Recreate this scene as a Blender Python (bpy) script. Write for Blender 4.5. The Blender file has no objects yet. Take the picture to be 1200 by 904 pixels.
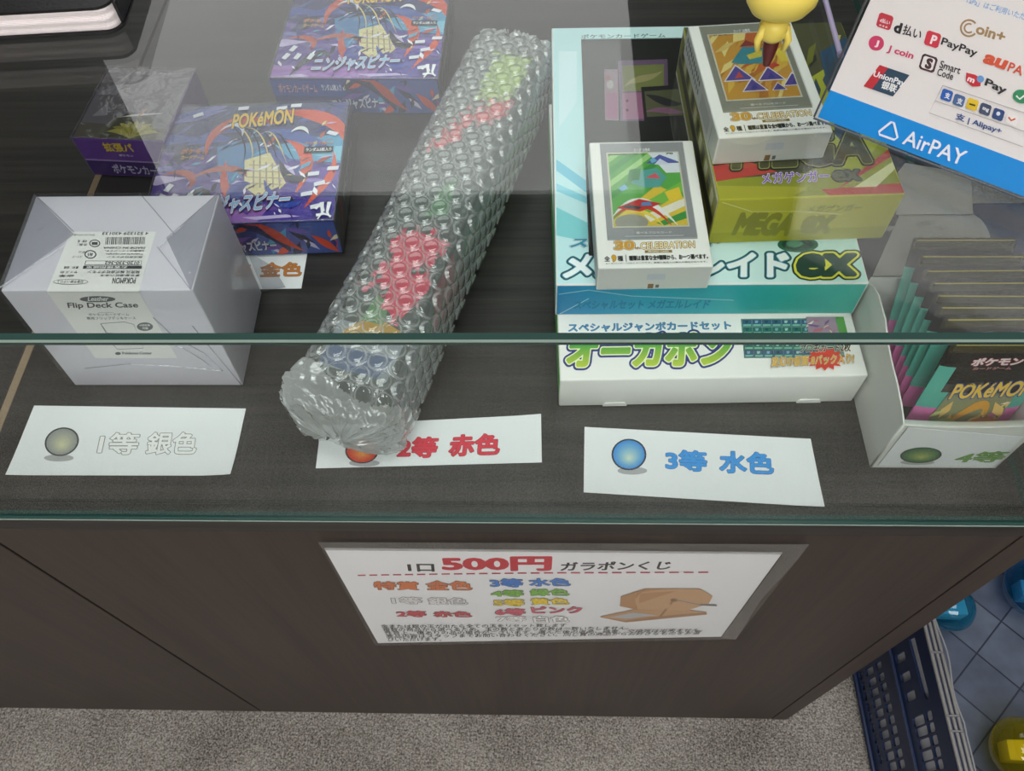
import bpy, bmesh, math, random
import numpy as np
from mathutils import Vector, Matrix
random.seed(7); np.random.seed(7)
sc = bpy.context.scene
COL = sc.collection

# ------------------------------------------------------------------ camera, world, lights, exposure
FPX = 954.6
def cam_rows(yaw, pitch, roll):
    f = np.array([math.sin(yaw)*math.cos(pitch), math.cos(yaw)*math.cos(pitch), -math.sin(pitch)])
    r = np.array([math.cos(yaw), -math.sin(yaw), 0.]); u = np.cross(r, f)
    c, s = math.cos(roll), math.sin(roll)
    return np.array([c*r+s*u, -s*r+c*u, f])
CAMPOS = np.array([0., -.192, .4696])
CR = cam_rows(*[math.radians(a) for a in (-3.562, 58.247, -2.952)])
cd = bpy.data.cameras.new('camera'); cd.sensor_width = 36; cd.sensor_fit = 'HORIZONTAL'; cd.lens = FPX*36/1200
cd.clip_start = .01
cam = bpy.data.objects.new('camera', cd); COL.objects.link(cam)
cm = Matrix.Identity(4)
for i in range(3):
    cm[i][0], cm[i][1], cm[i][2], cm[i][3] = CR[0][i], CR[1][i], -CR[2][i], CAMPOS[i]
cam.matrix_world = cm
sc.camera = cam
w = bpy.data.worlds.new('world'); sc.world = w; w.use_nodes = True
w.node_tree.nodes['Background'].inputs[0].default_value = (1, .98, .95, 1)
w.node_tree.nodes['Background'].inputs[1].default_value = .12
sc.view_settings.view_transform = 'Standard'; sc.view_settings.look = 'None'
sc.view_settings.exposure = .2; sc.view_settings.gamma = 1; sc.view_settings.use_curve_mapping = False
sc.cycles.transparent_max_bounces = 32
# luminous ceiling panels: x0, x1, y0, y1, radiance, label
LIGHTS = [(-.75, .85, -.75, .55, 4.0, 'large luminous ceiling panel straight above the display counter'),
          (-1.55, .34, 1.72, 2.85, 1.75, 'wide luminous ceiling panel behind the counter, mirrored in its glass top'),
          (.95, 2.1, 1.15, 1.75, .55, 'dim luminous ceiling panel behind the counter on the sign side'),
          (-1.3, 1.3, -2.6, -1.4, 6.5, 'luminous ceiling panel over the shop floor in front of the counter')]
ZC = 1.85      # ceiling
ZF = -.66      # floor

# ------------------------------------------------------------------ materials
def lin(c):
    if isinstance(c, str):
        c = c.lstrip('#'); c = [int(c[i:i+2], 16)/255 for i in (0, 2, 4)]
    return tuple((x/12.92 if x <= .04045 else ((x+.055)/1.055)**2.4) for x in c) + (1,)
_m = {}
def nmat(name):
    m = bpy.data.materials.new(name); m.use_nodes = True; nt = m.node_tree
    for n in list(nt.nodes): nt.nodes.remove(n)
    out = nt.nodes.new('ShaderNodeOutputMaterial')
    return m, nt, out
def N(nt, t, **kw):
    n = nt.nodes.new(t)
    for k, v in kw.items():
        if k in n.inputs: n.inputs[k].default_value = v
        else: setattr(n, k, v)
    return n
def solid(name, col, rough=.5, spec=.5, metal=0, bump=0, bscale=300, vary=0, coat=0):
    if name in _m: return _m[name]
    m, nt, out = nmat(name)
    p = N(nt, 'ShaderNodeBsdfPrincipled', Roughness=rough, Metallic=metal)
    p.inputs['Specular IOR Level'].default_value = spec
    p.inputs['Coat Weight'].default_value = coat
    c = lin(col); p.inputs['Base Color'].default_value = c
    if bump or vary:
        tc = N(nt, 'ShaderNodeTexCoord'); no = N(nt, 'ShaderNodeTexNoise', Scale=bscale, Detail=4)
        nt.links.new(tc.outputs['Object'], no.inputs['Vector'])
        if bump:
            b = N(nt, 'ShaderNodeBump', Strength=bump, Distance=.002)
            nt.links.new(no.outputs[0], b.inputs['Height']); nt.links.new(b.outputs[0], p.inputs['Normal'])
        if vary:
            r = N(nt, 'ShaderNodeMapRange'); r.inputs['To Min'].default_value = 1-vary; r.inputs['To Max'].default_value = 1+vary
            nt.links.new(no.outputs[0], r.inputs['Value'])
            mx = N(nt, 'ShaderNodeVectorMath', operation='SCALE'); mx.inputs[0].default_value = c[:3]
            nt.links.new(r.outputs[0], mx.inputs['Scale']); nt.links.new(mx.outputs[0], p.inputs['Base Color'])
    nt.links.new(p.outputs[0], out.inputs[0]); _m[name] = m
    return m
def ink(col):
    return solid('ink ' + col, col, .42, .4)
def foil(col, spec=.5):
    return solid('foil ' + col, col, .28, spec, .25, .25, 160)
def schlick(nt, f0=.04, gain=1.0, bump=None):
    g = N(nt, 'ShaderNodeNewGeometry')
    d = N(nt, 'ShaderNodeVectorMath', operation='DOT_PRODUCT')
    nt.links.new(g.outputs['Incoming'], d.inputs[0])
    if bump: nt.links.new(bump, d.inputs[1])
    else: nt.links.new(g.outputs['Normal'], d.inputs[1])
    def M(op, a, b=None):
        n = N(nt, 'ShaderNodeMath', operation=op)
        for i, v in enumerate((a, b)):
            if v is None: continue
            if isinstance(v, (int, float)): n.inputs[i].default_value = v
            else: nt.links.new(v, n.inputs[i])
        return n.outputs[0]
    x = M('SUBTRACT', 1.0, M('ABSOLUTE', d.outputs['Value']))
    x = M('POWER', x, 5.0)
    x = M('ADD', M('MULTIPLY', x, 1-f0), f0)
    return M('MINIMUM', M('MULTIPLY', x, gain), 1.0), M
def film(name, tint='ffffff', f0=.04, gain=1.0, rough=0., haze=0., hazecol='ffffff', bump=0., bscale=60, edge=0., seal=0.):
    """thin clear sheet: transparent + mirror by angle (+ a little milky haze)"""
    if name in _m: return _m[name]
    m, nt, out = nmat(name)
    bn = None
    if bump:
        tc = N(nt, 'ShaderNodeTexCoord'); no = N(nt, 'ShaderNodeTexNoise', Scale=bscale, Detail=3, Distortion=.6)
        nt.links.new(tc.outputs['Object'], no.inputs['Vector'])
        b = N(nt, 'ShaderNodeBump', Strength=bump, Distance=.004); nt.links.new(no.outputs[0], b.inputs['Height']); bn = b.outputs[0]
    f, M = schlick(nt, f0, gain, bn)
    t = N(nt, 'ShaderNodeBsdfTransparent', Color=lin(tint)); g = N(nt, 'ShaderNodeBsdfGlossy', Roughness=rough)
    if bn: nt.links.new(bn, g.inputs['Normal'])
    base = t.outputs[0]
    if haze or edge:
        dif = N(nt, 'ShaderNodeBsdfDiffuse', Color=lin(hazecol)); tr = N(nt, 'ShaderNodeBsdfTranslucent', Color=lin(hazecol))
        mm = N(nt, 'ShaderNodeMixShader'); mm.inputs[0].default_value = .4
        nt.links.new(dif.outputs[0], mm.inputs[1]); nt.links.new(tr.outputs[0], mm.inputs[2])
        mh = N(nt, 'ShaderNodeMixShader')
        if edge:
            lw = N(nt, 'ShaderNodeLayerWeight', Blend=.5)
            h = M('ADD', M('MULTIPLY', M('POWER', lw.outputs['Facing'], 2.0), edge), haze)
            if seal:      # the whiter welded ring around each bubble
                at = N(nt, 'ShaderNodeAttribute', attribute_name='seal'); h = M('ADD', h, M('MULTIPLY', at.outputs['Fac'], seal))
            nt.links.new(M('MINIMUM', h, 1.0), mh.inputs[0])
        else: mh.inputs[0].default_value = haze
        nt.links.new(base, mh.inputs[1]); nt.links.new(mm.outputs[0], mh.inputs[2]); base = mh.outputs[0]
    mx = N(nt, 'ShaderNodeMixShader')
    nt.links.new(f, mx.inputs[0]); nt.links.new(base, mx.inputs[1]); nt.links.new(g.outputs[0], mx.inputs[2])
    nt.links.new(mx.outputs[0], out.inputs[0]); _m[name] = m
    return m
def wood(name, c0, c1, stretch, rough=.45, bump=.15, scale=1.0):
    m, nt, out = nmat(name)
    tc = N(nt, 'ShaderNodeTexCoord'); mp = N(nt, 'ShaderNodeMapping'); mp.inputs['Scale'].default_value = stretch
    nt.links.new(tc.outputs['Object'], mp.inputs[0])
    n1 = N(nt, 'ShaderNodeTexNoise', Scale=scale, Detail=6, Roughness=.65); nt.links.new(mp.outputs[0], n1.inputs['Vector'])
    mp2 = N(nt, 'ShaderNodeMapping'); mp2.inputs['Scale'].default_value = [s*.22 for s in stretch]
    nt.links.new(tc.outputs['Object'], mp2.inputs[0])
    n2 = N(nt, 'ShaderNodeTexNoise', Scale=scale, Detail=2); nt.links.new(mp2.outputs[0], n2.inputs['Vector'])
    ad = N(nt, 'ShaderNodeMath', operation='MULTIPLY_ADD'); nt.links.new(n2.outputs[0], ad.inputs[0]); ad.inputs[1].default_value = .4
    nt.links.new(n1.outputs[0], ad.inputs[2])
    r = N(nt, 'ShaderNodeValToRGB'); r.color_ramp.elements[0].position = .5; r.color_ramp.elements[1].position = .88
    r.color_ramp.elements[0].color = lin(c0); r.color_ramp.elements[1].color = lin(c1)
    nt.links.new(ad.outputs[0], r.inputs[0])
    p = N(nt, 'ShaderNodeBsdfPrincipled', Roughness=rough); nt.links.new(r.outputs[0], p.inputs['Base Color'])
    b = N(nt, 'ShaderNodeBump', Strength=bump, Distance=.0006); nt.links.new(n1.outputs[0], b.inputs['Height']); nt.links.new(b.outputs[0], p.inputs['Normal'])
    nt.links.new(p.outputs[0], out.inputs[0]); _m[name] = m
    return m
def gradient(name, axis, stops, rough=.45, coord='Generated'):
    """printed colour blend along one axis of the part"""
    if name in _m: return _m[name]
    m, nt, out = nmat(name)
    tc = N(nt, 'ShaderNodeTexCoord'); sx = N(nt, 'ShaderNodeSeparateXYZ'); nt.links.new(tc.outputs[coord], sx.inputs[0])
    r = N(nt, 'ShaderNodeValToRGB'); e = r.color_ramp.elements
    while len(e) < len(stops): e.new(.5)
    for i, (p_, c) in enumerate(stops): e[i].position = p_; e[i].color = lin(c)
    nt.links.new(sx.outputs[axis], r.inputs[0])
    p = N(nt, 'ShaderNodeBsdfPrincipled', Roughness=rough); nt.links.new(r.outputs[0], p.inputs['Base Color'])
    nt.links.new(p.outputs[0], out.inputs[0]); _m[name] = m
    return m
def emit(name, rad):
    m, nt, out = nmat(name); e = N(nt, 'ShaderNodeEmission', Color=(1, .985, .965, 1), Strength=rad)
    nt.links.new(e.outputs[0], out.inputs[0]); return m

GLASS = film('showcase glass', 'f9fcfb', .043)
GEDGE_D = solid('glass edge dark', '2b4a45', .25)
GEDGE_L = solid('glass edge bright', '9fb5ab', .3)
PAPER = solid('white paper', 'e7e9ea', .6, .3, vary=.015, bscale=40)
CARD = solid('white carton', 'ebeae5', .5, .4)
WRAP = film('shrink film', 'fdfdfd', .04, 1.0, .06, 0, bump=.35, bscale=55)
WRAPT = film('shrink film taut', 'fdfdfd', .04, .8, .08, .015, bump=.15, bscale=30)
DECK = wood('dark woodgrain deck', '1c1b1a', '383532', (5, 190, 190), .38, .12)
PANEL = wood('dark woodgrain panel', '352c28', '423832', (170, 170, 4), .5, .08)

# ------------------------------------------------------------------ mesh building
class MB:
    def __init__(s): s.v = []; s.f = []; s.m = []; s.mats = []
    def mi(s, mat):
        if mat not in s.mats: s.mats.append(mat)
        return s.mats.index(mat)
    def add(s, vs, fs, mat):
        o = len(s.v); s.v += [tuple(v) for v in vs]
        k = s.mi(mat) if not isinstance(mat, list) else None
        for j, f in enumerate(fs):
            s.f.append([o+i for i in f]); s.m.append(k if k is not None else s.mi(mat[j]))
    def hexa(s, c, mats, bevel=.0006, seg=2):
        """c: bottom fl, fr, br, bl then top; mats: one or [bottom, top, front, right, back, left]"""
        fs = [(3, 2, 1, 0), (4, 5, 6, 7), (0, 1, 5, 4), (1, 2, 6, 5), (2, 3, 7, 6), (3, 0, 4, 7)]
        if not isinstance(mats, (list, tuple)): mats = [mats]*6
        bm = bmesh.new(); vs = [bm.verts.new(p) for p in c]; ks = []
        for f, mt in zip(fs, mats):
            fc = bm.faces.new([vs[i] for i in f]); fc.material_index = s.mi(mt)
        if bevel: bmesh.ops.bevel(bm, geom=list(bm.edges), offset=bevel, segments=seg, profile=.5, affect='EDGES')
        s.bm(bm)
    def bm(s, bm, mat=None):
        bm.verts.index_update(); o = len(s.v)
        s.v += [tuple(v.co) for v in bm.verts]
        for f in bm.faces:
            s.f.append([o+v.index for v in f.verts]); s.m.append(f.material_index if mat is None else s.mi(mat))
        bm.free()
    def box(s, x0, x1, y0, y1, z0, z1, mats, bevel=.0006, seg=2):
        s.hexa([(x0, y0, z0), (x1, y0, z0), (x1, y1, z0), (x0, y1, z0), (x0, y0, z1), (x1, y0, z1), (x1, y1, z1), (x0, y1, z1)], mats, bevel, seg)
    def slab(s, pts, nrm, th, mat):
        """flat outline with a real thickness th along nrm"""
        n = Vector(nrm)*th; k = len(pts); P = [Vector(p) for p in pts]
        s.add(P + [p+n for p in P], [tuple(range(k-1, -1, -1)), tuple(range(k, 2*k))] + [(i, (i+1) % k, k+(i+1) % k, k+i) for i in range(k)], mat)
    def tube(s, pts, r, mat, n=10, cap=True):
        P = [Vector(p) for p in pts]; rings = []
        if not isinstance(r, (list, tuple)): r = [r]*len(P)
        for i, p in enumerate(P):
            t = (P[min(i+1, len(P)-1)]-P[max(i-1, 0)]).normalized()
            a = t.orthogonal().normalized() if i == 0 else (a - t*a.dot(t)).normalized()
            b = t.cross(a)
            rings.append([p + (a*math.cos(2*math.pi*j/n)+b*math.sin(2*math.pi*j/n))*r[i] for j in range(n)])
        vs = [q for g in rings for q in g]; fs = []
        for i in range(len(P)-1):
            for j in range(n): fs.append((i*n+j, i*n+(j+1) % n, (i+1)*n+(j+1) % n, (i+1)*n+j))
        if cap: fs += [tuple(range(n-1, -1, -1)), tuple(range((len(P)-1)*n, len(P)*n))]
        s.add(vs, fs, mat)
    def lathe(s, prof, c, mat, n=32, axis=None):
        """prof: (radius, height) list revolved about +z through c"""
        vs = []; fs = []; A = axis or Matrix.Identity(3)
        for r, h in prof:
            for j in range(n):
                vs.append(Vector(c) + A @ Vector((r*math.cos(2*math.pi*j/n), r*math.sin(2*math.pi*j/n), h)))
        for i in range(len(prof)-1):
            for j in range(n): fs.append((i*n+j, i*n+(j+1) % n, (i+1)*n+(j+1) % n, (i+1)*n+j))
        s.add(vs, fs, mat)
    def build(s, name, parent=None, smooth=None):
        me = bpy.data.meshes.new(name); me.from_pydata(s.v, [], s.f)
        for m in s.mats: me.materials.append(m)
        me.polygons.foreach_set('material_index', s.m); me.update()
        if smooth:
            me.shade_smooth()
            if smooth < 180: me.set_sharp_from_angle(angle=math.radians(smooth))
        o = bpy.data.objects.new(name, me); COL.objects.link(o); o.parent = parent
        return o
def tag(o, label=None, cat=None, group=None, kind=None):
    if label: o['label'] = label
    if cat: o['category'] = cat
    if group: o['group'] = group
    if kind: o['kind'] = kind
    return o
def thing(name, label, cat, loc=(0, 0, 0), yaw=0, group=None):
    o = bpy.data.objects.new(name, None); COL.objects.link(o); o.empty_display_size = .02
    o.location = loc; o.rotation_euler = (0, 0, math.radians(yaw))
    return tag(o, label, cat, group)
def mat_of(o):
    return Matrix.Translation(o.location) @ o.rotation_euler.to_matrix().to_4x4()
def ray(x, y):
    return Vector(CR.T @ np.array([(x-600)/FPX, (452-y)/FPX, 1.]))
CP = Vector(CAMPOS)
def atz(x, y, z=0.):
    d = ray(x, y); return CP + d*((z-CP.z)/d.z)
def aty(x, y, Y=0.):
    d = ray(x, y); return CP + d*((Y-CP.y)/d.y)
class Pl:
    """a flat face: origin, two unit axes, in the thing's own coordinates (M: thing -> place)"""
    def __init__(s, o, ux, uy, M=None):
        s.o = Vector(o); s.ux = Vector(ux).normalized(); uy = Vector(uy)
        s.uy = (uy - s.ux*uy.dot(s.ux)).normalized(); s.n = s.ux.cross(s.uy); s.M = M or Matrix.Identity(4); s.Mi = s.M.inverted()
    def px(s, x, y):
        c = s.Mi @ CP; d = s.Mi.to_3x3() @ ray(x, y)
        p = c + d*((s.o-c).dot(s.n)/d.dot(s.n)) - s.o
        return (p.dot(s.ux), p.dot(s.uy))
    def at(s, u, v, h=0.): return s.o + s.ux*u + s.uy*v + s.n*h
_tx = {}; _sdf = {}
def glyph_field(body):
    """signed distance (outside positive) to the outline of a line of lettering, on a grid"""
    if body in _sdf: return _sdf[body]
    c = bpy.data.curves.new('t', 'FONT'); c.body = body; c.size = 1; c.resolution_u = 3
    o = bpy.data.objects.new('t', c); COL.objects.link(o); bpy.context.view_layer.update()
    me = bpy.data.meshes.new_from_object(o)
    vs = np.array([(v.co.x, v.co.y) for v in me.vertices]); cnt = {}
    for p in me.polygons:
        f = list(p.vertices)
        for a, b in zip(f, f[1:]+f[:1]): e = (min(a, b), max(a, b)); cnt[e] = cnt.get(e, 0)+1
    E_ = np.array([e for e, n_ in cnt.items() if n_ == 1])
    bpy.data.objects.remove(o); bpy.data.meshes.remove(me); bpy.data.curves.remove(c)
    A, B = vs[E_[:, 0]], vs[E_[:, 1]]
    res = 56 if len(body) <= 6 else 44 if len(body) <= 14 else 30
    m = .16; x0, y0 = vs.min(0)-m; x1, y1 = vs.max(0)+m; h = 1/res
    gx = np.arange(x0, x1+h, h); gy = np.arange(y0, y1+h, h); D = np.full((len(gx), len(gy)), 9.)
    blk = res
    for k in range(0, len(gx), blk):
        X = gx[k:k+blk]; sel = (np.maximum(A[:, 0], B[:, 0]) > X[0]-.3) & (np.minimum(A[:, 0], B[:, 0]) < X[-1]+.3)
        if not sel.any(): continue
        a, b = A[sel], B[sel]; G = np.stack(np.meshgrid(X, gy, indexing='ij'), -1).reshape(-1, 1, 2)
        d = b-a; t = np.clip(((G-a)*d).sum(-1)/np.maximum((d*d).sum(-1), 1e-12), 0, 1)
        dist = np.sqrt((((a+t[..., None]*d)-G)**2).sum(-1)).min(1)
        up = (a[:, 0] > G[..., 0]) != (b[:, 0] > G[..., 0]); dx = np.where(np.abs(d[:, 0]) < 1e-12, 1e-12, d[:, 0])
        xi = a[:, 1]+(G[..., 0]-a[:, 0])/dx*d[:, 1]
        ins = ((up & (xi > G[..., 1])).sum(1) % 2) == 1
        D[k:k+blk] = np.where(ins, -dist, dist).reshape(len(X), len(gy))
    _sdf[body] = (gx, gy, D, vs.min(0), vs.max(0)); return _sdf[body]
def textmesh(body, off):
    """flat glyph mesh thickened by off all round: one clean layer (contour of the distance field)"""
    k = (body, round(off, 4))
    if k in _tx: return _tx[k]
    gx, gy, D, lo, hi = glyph_field(body); F = D-off; I = F < 0
    full = I[:-1, :-1] & I[1:, :-1] & I[1:, 1:] & I[:-1, 1:]; anyi = I[:-1, :-1] | I[1:, :-1] | I[1:, 1:] | I[:-1, 1:]
    vs, fs = [], []
    for j in range(full.shape[1]):
        col = full[:, j]; i = 0; idx = np.flatnonzero(col)
        if len(idx):
            br = np.flatnonzero(np.diff(idx) > 1); st = np.concatenate([[idx[0]], idx[br+1]]); en = np.concatenate([idx[br], [idx[-1]]])
            for a, b in zip(st, en):
                q = len(vs); vs += [(gx[a], gy[j]), (gx[b+1], gy[j]), (gx[b+1], gy[j+1]), (gx[a], gy[j+1])]; fs.append((q, q+1, q+2, q+3))
    for i, j in np.argwhere(anyi & ~full):
        c = ((i, j), (i+1, j), (i+1, j+1), (i, j+1)); poly = []
        for a, b in zip(c, c[1:]+c[:1]):
            fa, fb = F[a], F[b]; pa, pb = (gx[a[0]], gy[a[1]]), (gx[b[0]], gy[b[1]])
            if fa < 0: poly.append(pa)
            if (fa < 0) != (fb < 0): t = fa/(fa-fb); poly.append((pa[0]+t*(pb[0]-pa[0]), pa[1]+t*(pb[1]-pa[1])))
        if len(poly) >= 3: q = len(vs); vs += poly; fs.append(tuple(range(q, q+len(poly))))
    _tx[k] = (vs, fs); return _tx[k]
def clip(poly, win):
    """convex window clip (counter-clockwise window)"""
    for i in range(len(win)):
        a, b = win[i], win[(i+1) % len(win)]; out = []
        def side(p): return (b[0]-a[0])*(p[1]-a[1])-(b[1]-a[1])*(p[0]-a[0])
        for j in range(len(poly)):
            p, q = poly[j], poly[(j+1) % len(poly)]; sp, sq = side(p), side(q)
            if sp >= 0: out.append(p)
            if (sp >= 0) != (sq >= 0):
                t = sp/(sp-sq); out.append((p[0]+t*(q[0]-p[0]), p[1]+t*(q[1]-p[1])))
        poly = out
        if len(poly) < 3: return []
    return poly
class Print:
    """ink laid on a flat face; inputs are points on that face (map: input -> u, v)"""
    def __init__(s, pl, mp=None, step=9e-6, base=4e-5):
        s.pl = pl; s.map = mp or pl.px; s.items = []; s.h = base; s.step = step; s.win = None
    def window(s, pts): 
        s.win = [s.map(*p) for p in pts] if pts else None
        if s.win:
            A = sum(s.win[i][0]*s.win[(i+1) % len(s.win)][1]-s.win[(i+1) % len(s.win)][0]*s.win[i][1] for i in range(len(s.win)))
            if A < 0: s.win.reverse()
    def _put(s, polys, mat):
        if isinstance(mat, str): mat = ink(mat)
        if s.win: polys = [q for q in (clip(p, s.win) for p in polys) if q]
        s.items.append((polys, mat, s.h)); s.h += s.step
    def poly(s, pts, mat): s._put([[s.map(*p) for p in pts]], mat)
    def polys(s, ps, mat): s._put([[s.map(*p) for p in q] for q in ps], mat)
    def rect(s, x0, y0, x1, y1, mat): s.poly([(x0, y0), (x1, y0), (x1, y1), (x0, y1)], mat)
    def ell(s, cx, cy, rx, ry, mat, rot=0, n=28, a0=0, a1=360):
        c, q = math.cos(math.radians(rot)), math.sin(math.radians(rot)); pts = []
        for i in range(n + (a1-a0 < 360)):
            t = math.radians(a0+(a1-a0)*i/n); x, y = rx*math.cos(t), ry*math.sin(t)
            pts.append((cx+x*c-y*q, cy+x*q+y*c))
        s.poly(pts, mat)
    def line(s, pts, w, mat, w1=None, close=False):
        """stroke, width in input units, tapering to w1"""
        if close: pts = list(pts)+[pts[0]]
        P = [Vector((p[0], p[1])) for p in pts]; k = len(P); L = []; R = []
        for i in range(k):
            t = (P[min(i+1, k-1)]-P[max(i-1, 0)]); t = t.normalized() if t.length else Vector((1, 0))
            ww = (w if w1 is None else w+(w1-w)*i/(k-1))/2; nn = Vector((-t.y, t.x))*ww
            L.append(P[i]+nn); R.append(P[i]-nn)
        s.polys([[L[i], L[i+1], R[i+1], R[i]] for i in range(k-1)], mat)
    def swoosh(s, p0, p1, p2, p3, w, mat, n=14, tip=.08):
        pts = []
        for i in range(n+1):
            t = i/n; pts.append(tuple((1-t)**3*a+3*(1-t)**2*t*b+3*(1-t)*t*t*c+t**3*d for a, b, c, d in zip(p0, p1, p2, p3)))
        P = [Vector(p) for p in pts]; L = []; R = []
        for i in range(n+1):
            t = (P[min(i+1, n)]-P[max(i-1, 0)]).normalized(); ww = w*(tip+(1-tip)*math.sin(math.pi*i/n))/2
            L.append(P[i]+Vector((-t.y, t.x))*ww); R.append(P[i]-Vector((-t.y, t.x))*ww)
        s.polys([[L[i], L[i+1], R[i+1], R[i]] for i in range(n)], mat)
    def text(s, body, bl, br, tl, mat, bold=.02, outs=()):
        """lettering fitted to the parallelogram bl-br-tl; outs: ((spread, ink), ...) widest first"""
        _, _, _, lo, hi = glyph_field(body); x0, y0 = lo-bold; x1, y1 = hi+bold
        B, R_, T = [Vector(s.map(*p)) for p in (bl, br, tl)]
        for off, mt in list(outs)+[(0, mat)]:
            vs, fs = textmesh(body, bold+off)
            uv = [B + (R_-B)*((v[0]-x0)/(x1-x0)) + (T-B)*((v[1]-y0)/(y1-y0)) for v in vs]
            s.items.append(([[tuple(uv[i]) for i in f] for f in fs] if s.win else (uv, fs), ink(mt) if isinstance(mt, str) else mt, s.h)); s.h += s.step
    def into(s, mb, pl=None, fn=None):
        pl = pl or s.pl; fn = fn or pl.at
        for it, mat, h in s.items:
            if isinstance(it, tuple):
                mb.add([fn(p[0], p[1], h) for p in it[0]], it[1], mat)
            else:
                for q in it: mb.add([fn(p[0], p[1], h) for p in q], [tuple(range(len(q)))], mat)
def shards(P, box, n, cols, size=(6, 30), ang=None, seed=1):
    rnd = random.Random(seed); x0, y0, x1, y1 = box
    for i in range(n):
        cx, cy = rnd.uniform(x0, x1), rnd.uniform(y0, y1); L = rnd.uniform(*size); W = L*rnd.uniform(.12, .45)
        a = rnd.uniform(0, math.pi) if ang is None else math.radians(ang+rnd.uniform(-25, 25))
        c, q = math.cos(a), math.sin(a); k = rnd.uniform(-.6, .6)
        pts = [(-L, -W*.2), (L*k, -W), (L, 0), (L*-k, W)]
        P.poly([(cx+x*c-y*q, cy+x*q+y*c) for x, y in pts], rnd.choice(cols))

# ------------------------------------------------------------------ setting
def structure(name, mb, **kw):
    return tag(mb.build(name, **kw), kind='structure')
def carpet():
    m, nt, out = nmat('grey carpet')
    tc = N(nt, 'ShaderNodeTexCoord')
    v = N(nt, 'ShaderNodeTexNoise', Scale=420, Detail=3, Roughness=.7); nt.links.new(tc.outputs['Object'], v.inputs['Vector'])
    v2 = N(nt, 'ShaderNodeTexNoise', Scale=9, Detail=4); nt.links.new(tc.outputs['Object'], v2.inputs['Vector'])
    ad = N(nt, 'ShaderNodeMath', operation='MULTIPLY_ADD'); nt.links.new(v2.outputs[0], ad.inputs[0]); ad.inputs[1].default_value = .25; nt.links.new(v.outputs[0], ad.inputs[2])
    r = N(nt, 'ShaderNodeValToRGB'); e = r.color_ramp.elements
    e[0].position = .42; e[0].color = lin('3d3834'); e[1].position = .85; e[1].color = lin('cbc6bf')
    k = e.new(.6); k.color = lin('89837c')
    nt.links.new(ad.outputs[0], r.inputs[0])
    p = N(nt, 'ShaderNodeBsdfPrincipled', Roughness=.95); p.inputs['Specular IOR Level'].default_value = .1
    nt.links.new(r.outputs[0], p.inputs['Base Color'])
    b = N(nt, 'ShaderNodeBump', Strength=.8, Distance=.004); nt.links.new(v.outputs[0], b.inputs['Height']); nt.links.new(b.outputs[0], p.inputs['Normal'])
    nt.links.new(p.outputs[0], out.inputs[0]); return m
X0, X1, Y0, Y1 = -2.6, 2.6, -3.0, 3.1
mb = MB(); mb.box(X0, X1, Y0, Y1, ZF-.05, ZF, carpet(), 0); structure('floor', mb)
DIM = solid('dim grey ceiling board', '44423f', .8)
mb = MB(); mb.box(X0, X1, Y0, Y1, ZC, ZC+.05, DIM, 0); structure('ceiling', mb)
WL = solid('shop wall', '8a8680', .8); WD = solid('dark shop wall', '3a3633', .7)
for nm, bx, m in (('wall_back', (X0, X1, Y1, Y1+.05), WD), ('wall_front', (X0, X1, Y0-.05, Y0), WL), ('wall_left', (X0-.05, X0, Y0, Y1), WL), ('wall_right', (X1, X1+.05, Y0, Y1), WL)):
    mb = MB(); mb.box(bx[0], bx[1], bx[2], bx[3], ZF, ZC, m, 0); structure(nm, mb)
for i, (a, b, c, d, L, lab) in enumerate(LIGHTS):
    t = thing('ceiling_light', lab, 'light', ((a+b)/2, (c+d)/2, ZC))
    hx, hy = (b-a)/2, (d-c)/2; fr = solid('lamp frame', 'c9c9c6', .5)
    mb = MB()
    for q in () if i == 1 else ((-hx-.03, hx+.03, -hy-.03, -hy), (-hx-.03, hx+.03, hy, hy+.03), (-hx-.03, -hx, -hy, hy), (hx, hx+.03, -hy, hy)):
        mb.box(q[0], q[1], q[2], q[3], -.03, 0, fr, 0)
    if i != 1: mb.build('lamp_frame', t)
    mb = MB(); sl = .34 if i == 1 else 0
    mb.hexa([(x+(sl if (x < 0 and y < 0) else -sl if x < 0 else 0), y, z) for z in (-.025, -.02) for x, y in ((-hx, -hy), (hx, -hy), (hx, hy), (-hx, hy))], emit('lamp diffuser %d' % i, L), 0); mb.build('diffuser', t)

# ------------------------------------------------------------------ display counter
CX0, CX1, CY1 = -.3646, .3205, .84
ctr = thing('display_counter', 'dark brown woodgrain counter with a clear glass showcase on top', 'counter', (0, 0, ZF))
def cz(z): return z-ZF
mb = MB()
mb.box(CX0+.0015, CX1, -.0012, CY1, cz(-.016), cz(0), DECK, .0008)
deck = mb.build('deck_board', ctr)
mb = MB(); mb.box(CX0+.0015, .2945, .0125, .0131, cz(0), cz(.00015), solid('deck seam', '211d1a', .7), 0); mb.build('deck_seam', deck)
mb = MB(); mb.box(CX0, CX0+.0055, .0, .36, cz(.0001), cz(.0006), solid('raw board edge', '8d7a62', .6, vary=.2, bscale=80), 0); tag(mb.build('edge_strip', ctr), 'pale raw board edge strip')
mb = MB(); mb.box(CX0+.0015, .3000, 0, .018, 0.0002, cz(-.0162), PANEL, .0006); mb.build('front_panel', ctr)
mb = MB(); mb.box(.3008, CX1, -.0006, CY1, 0.0002, cz(-.0162), PANEL, .0006); mb.build('side_panel', ctr)
mb = MB(); mb.box(CX0+.0015, .3, CY1-.018, CY1, 0.0002, cz(-.0162), PANEL, .0006); mb.build('back_panel', ctr)
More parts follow.
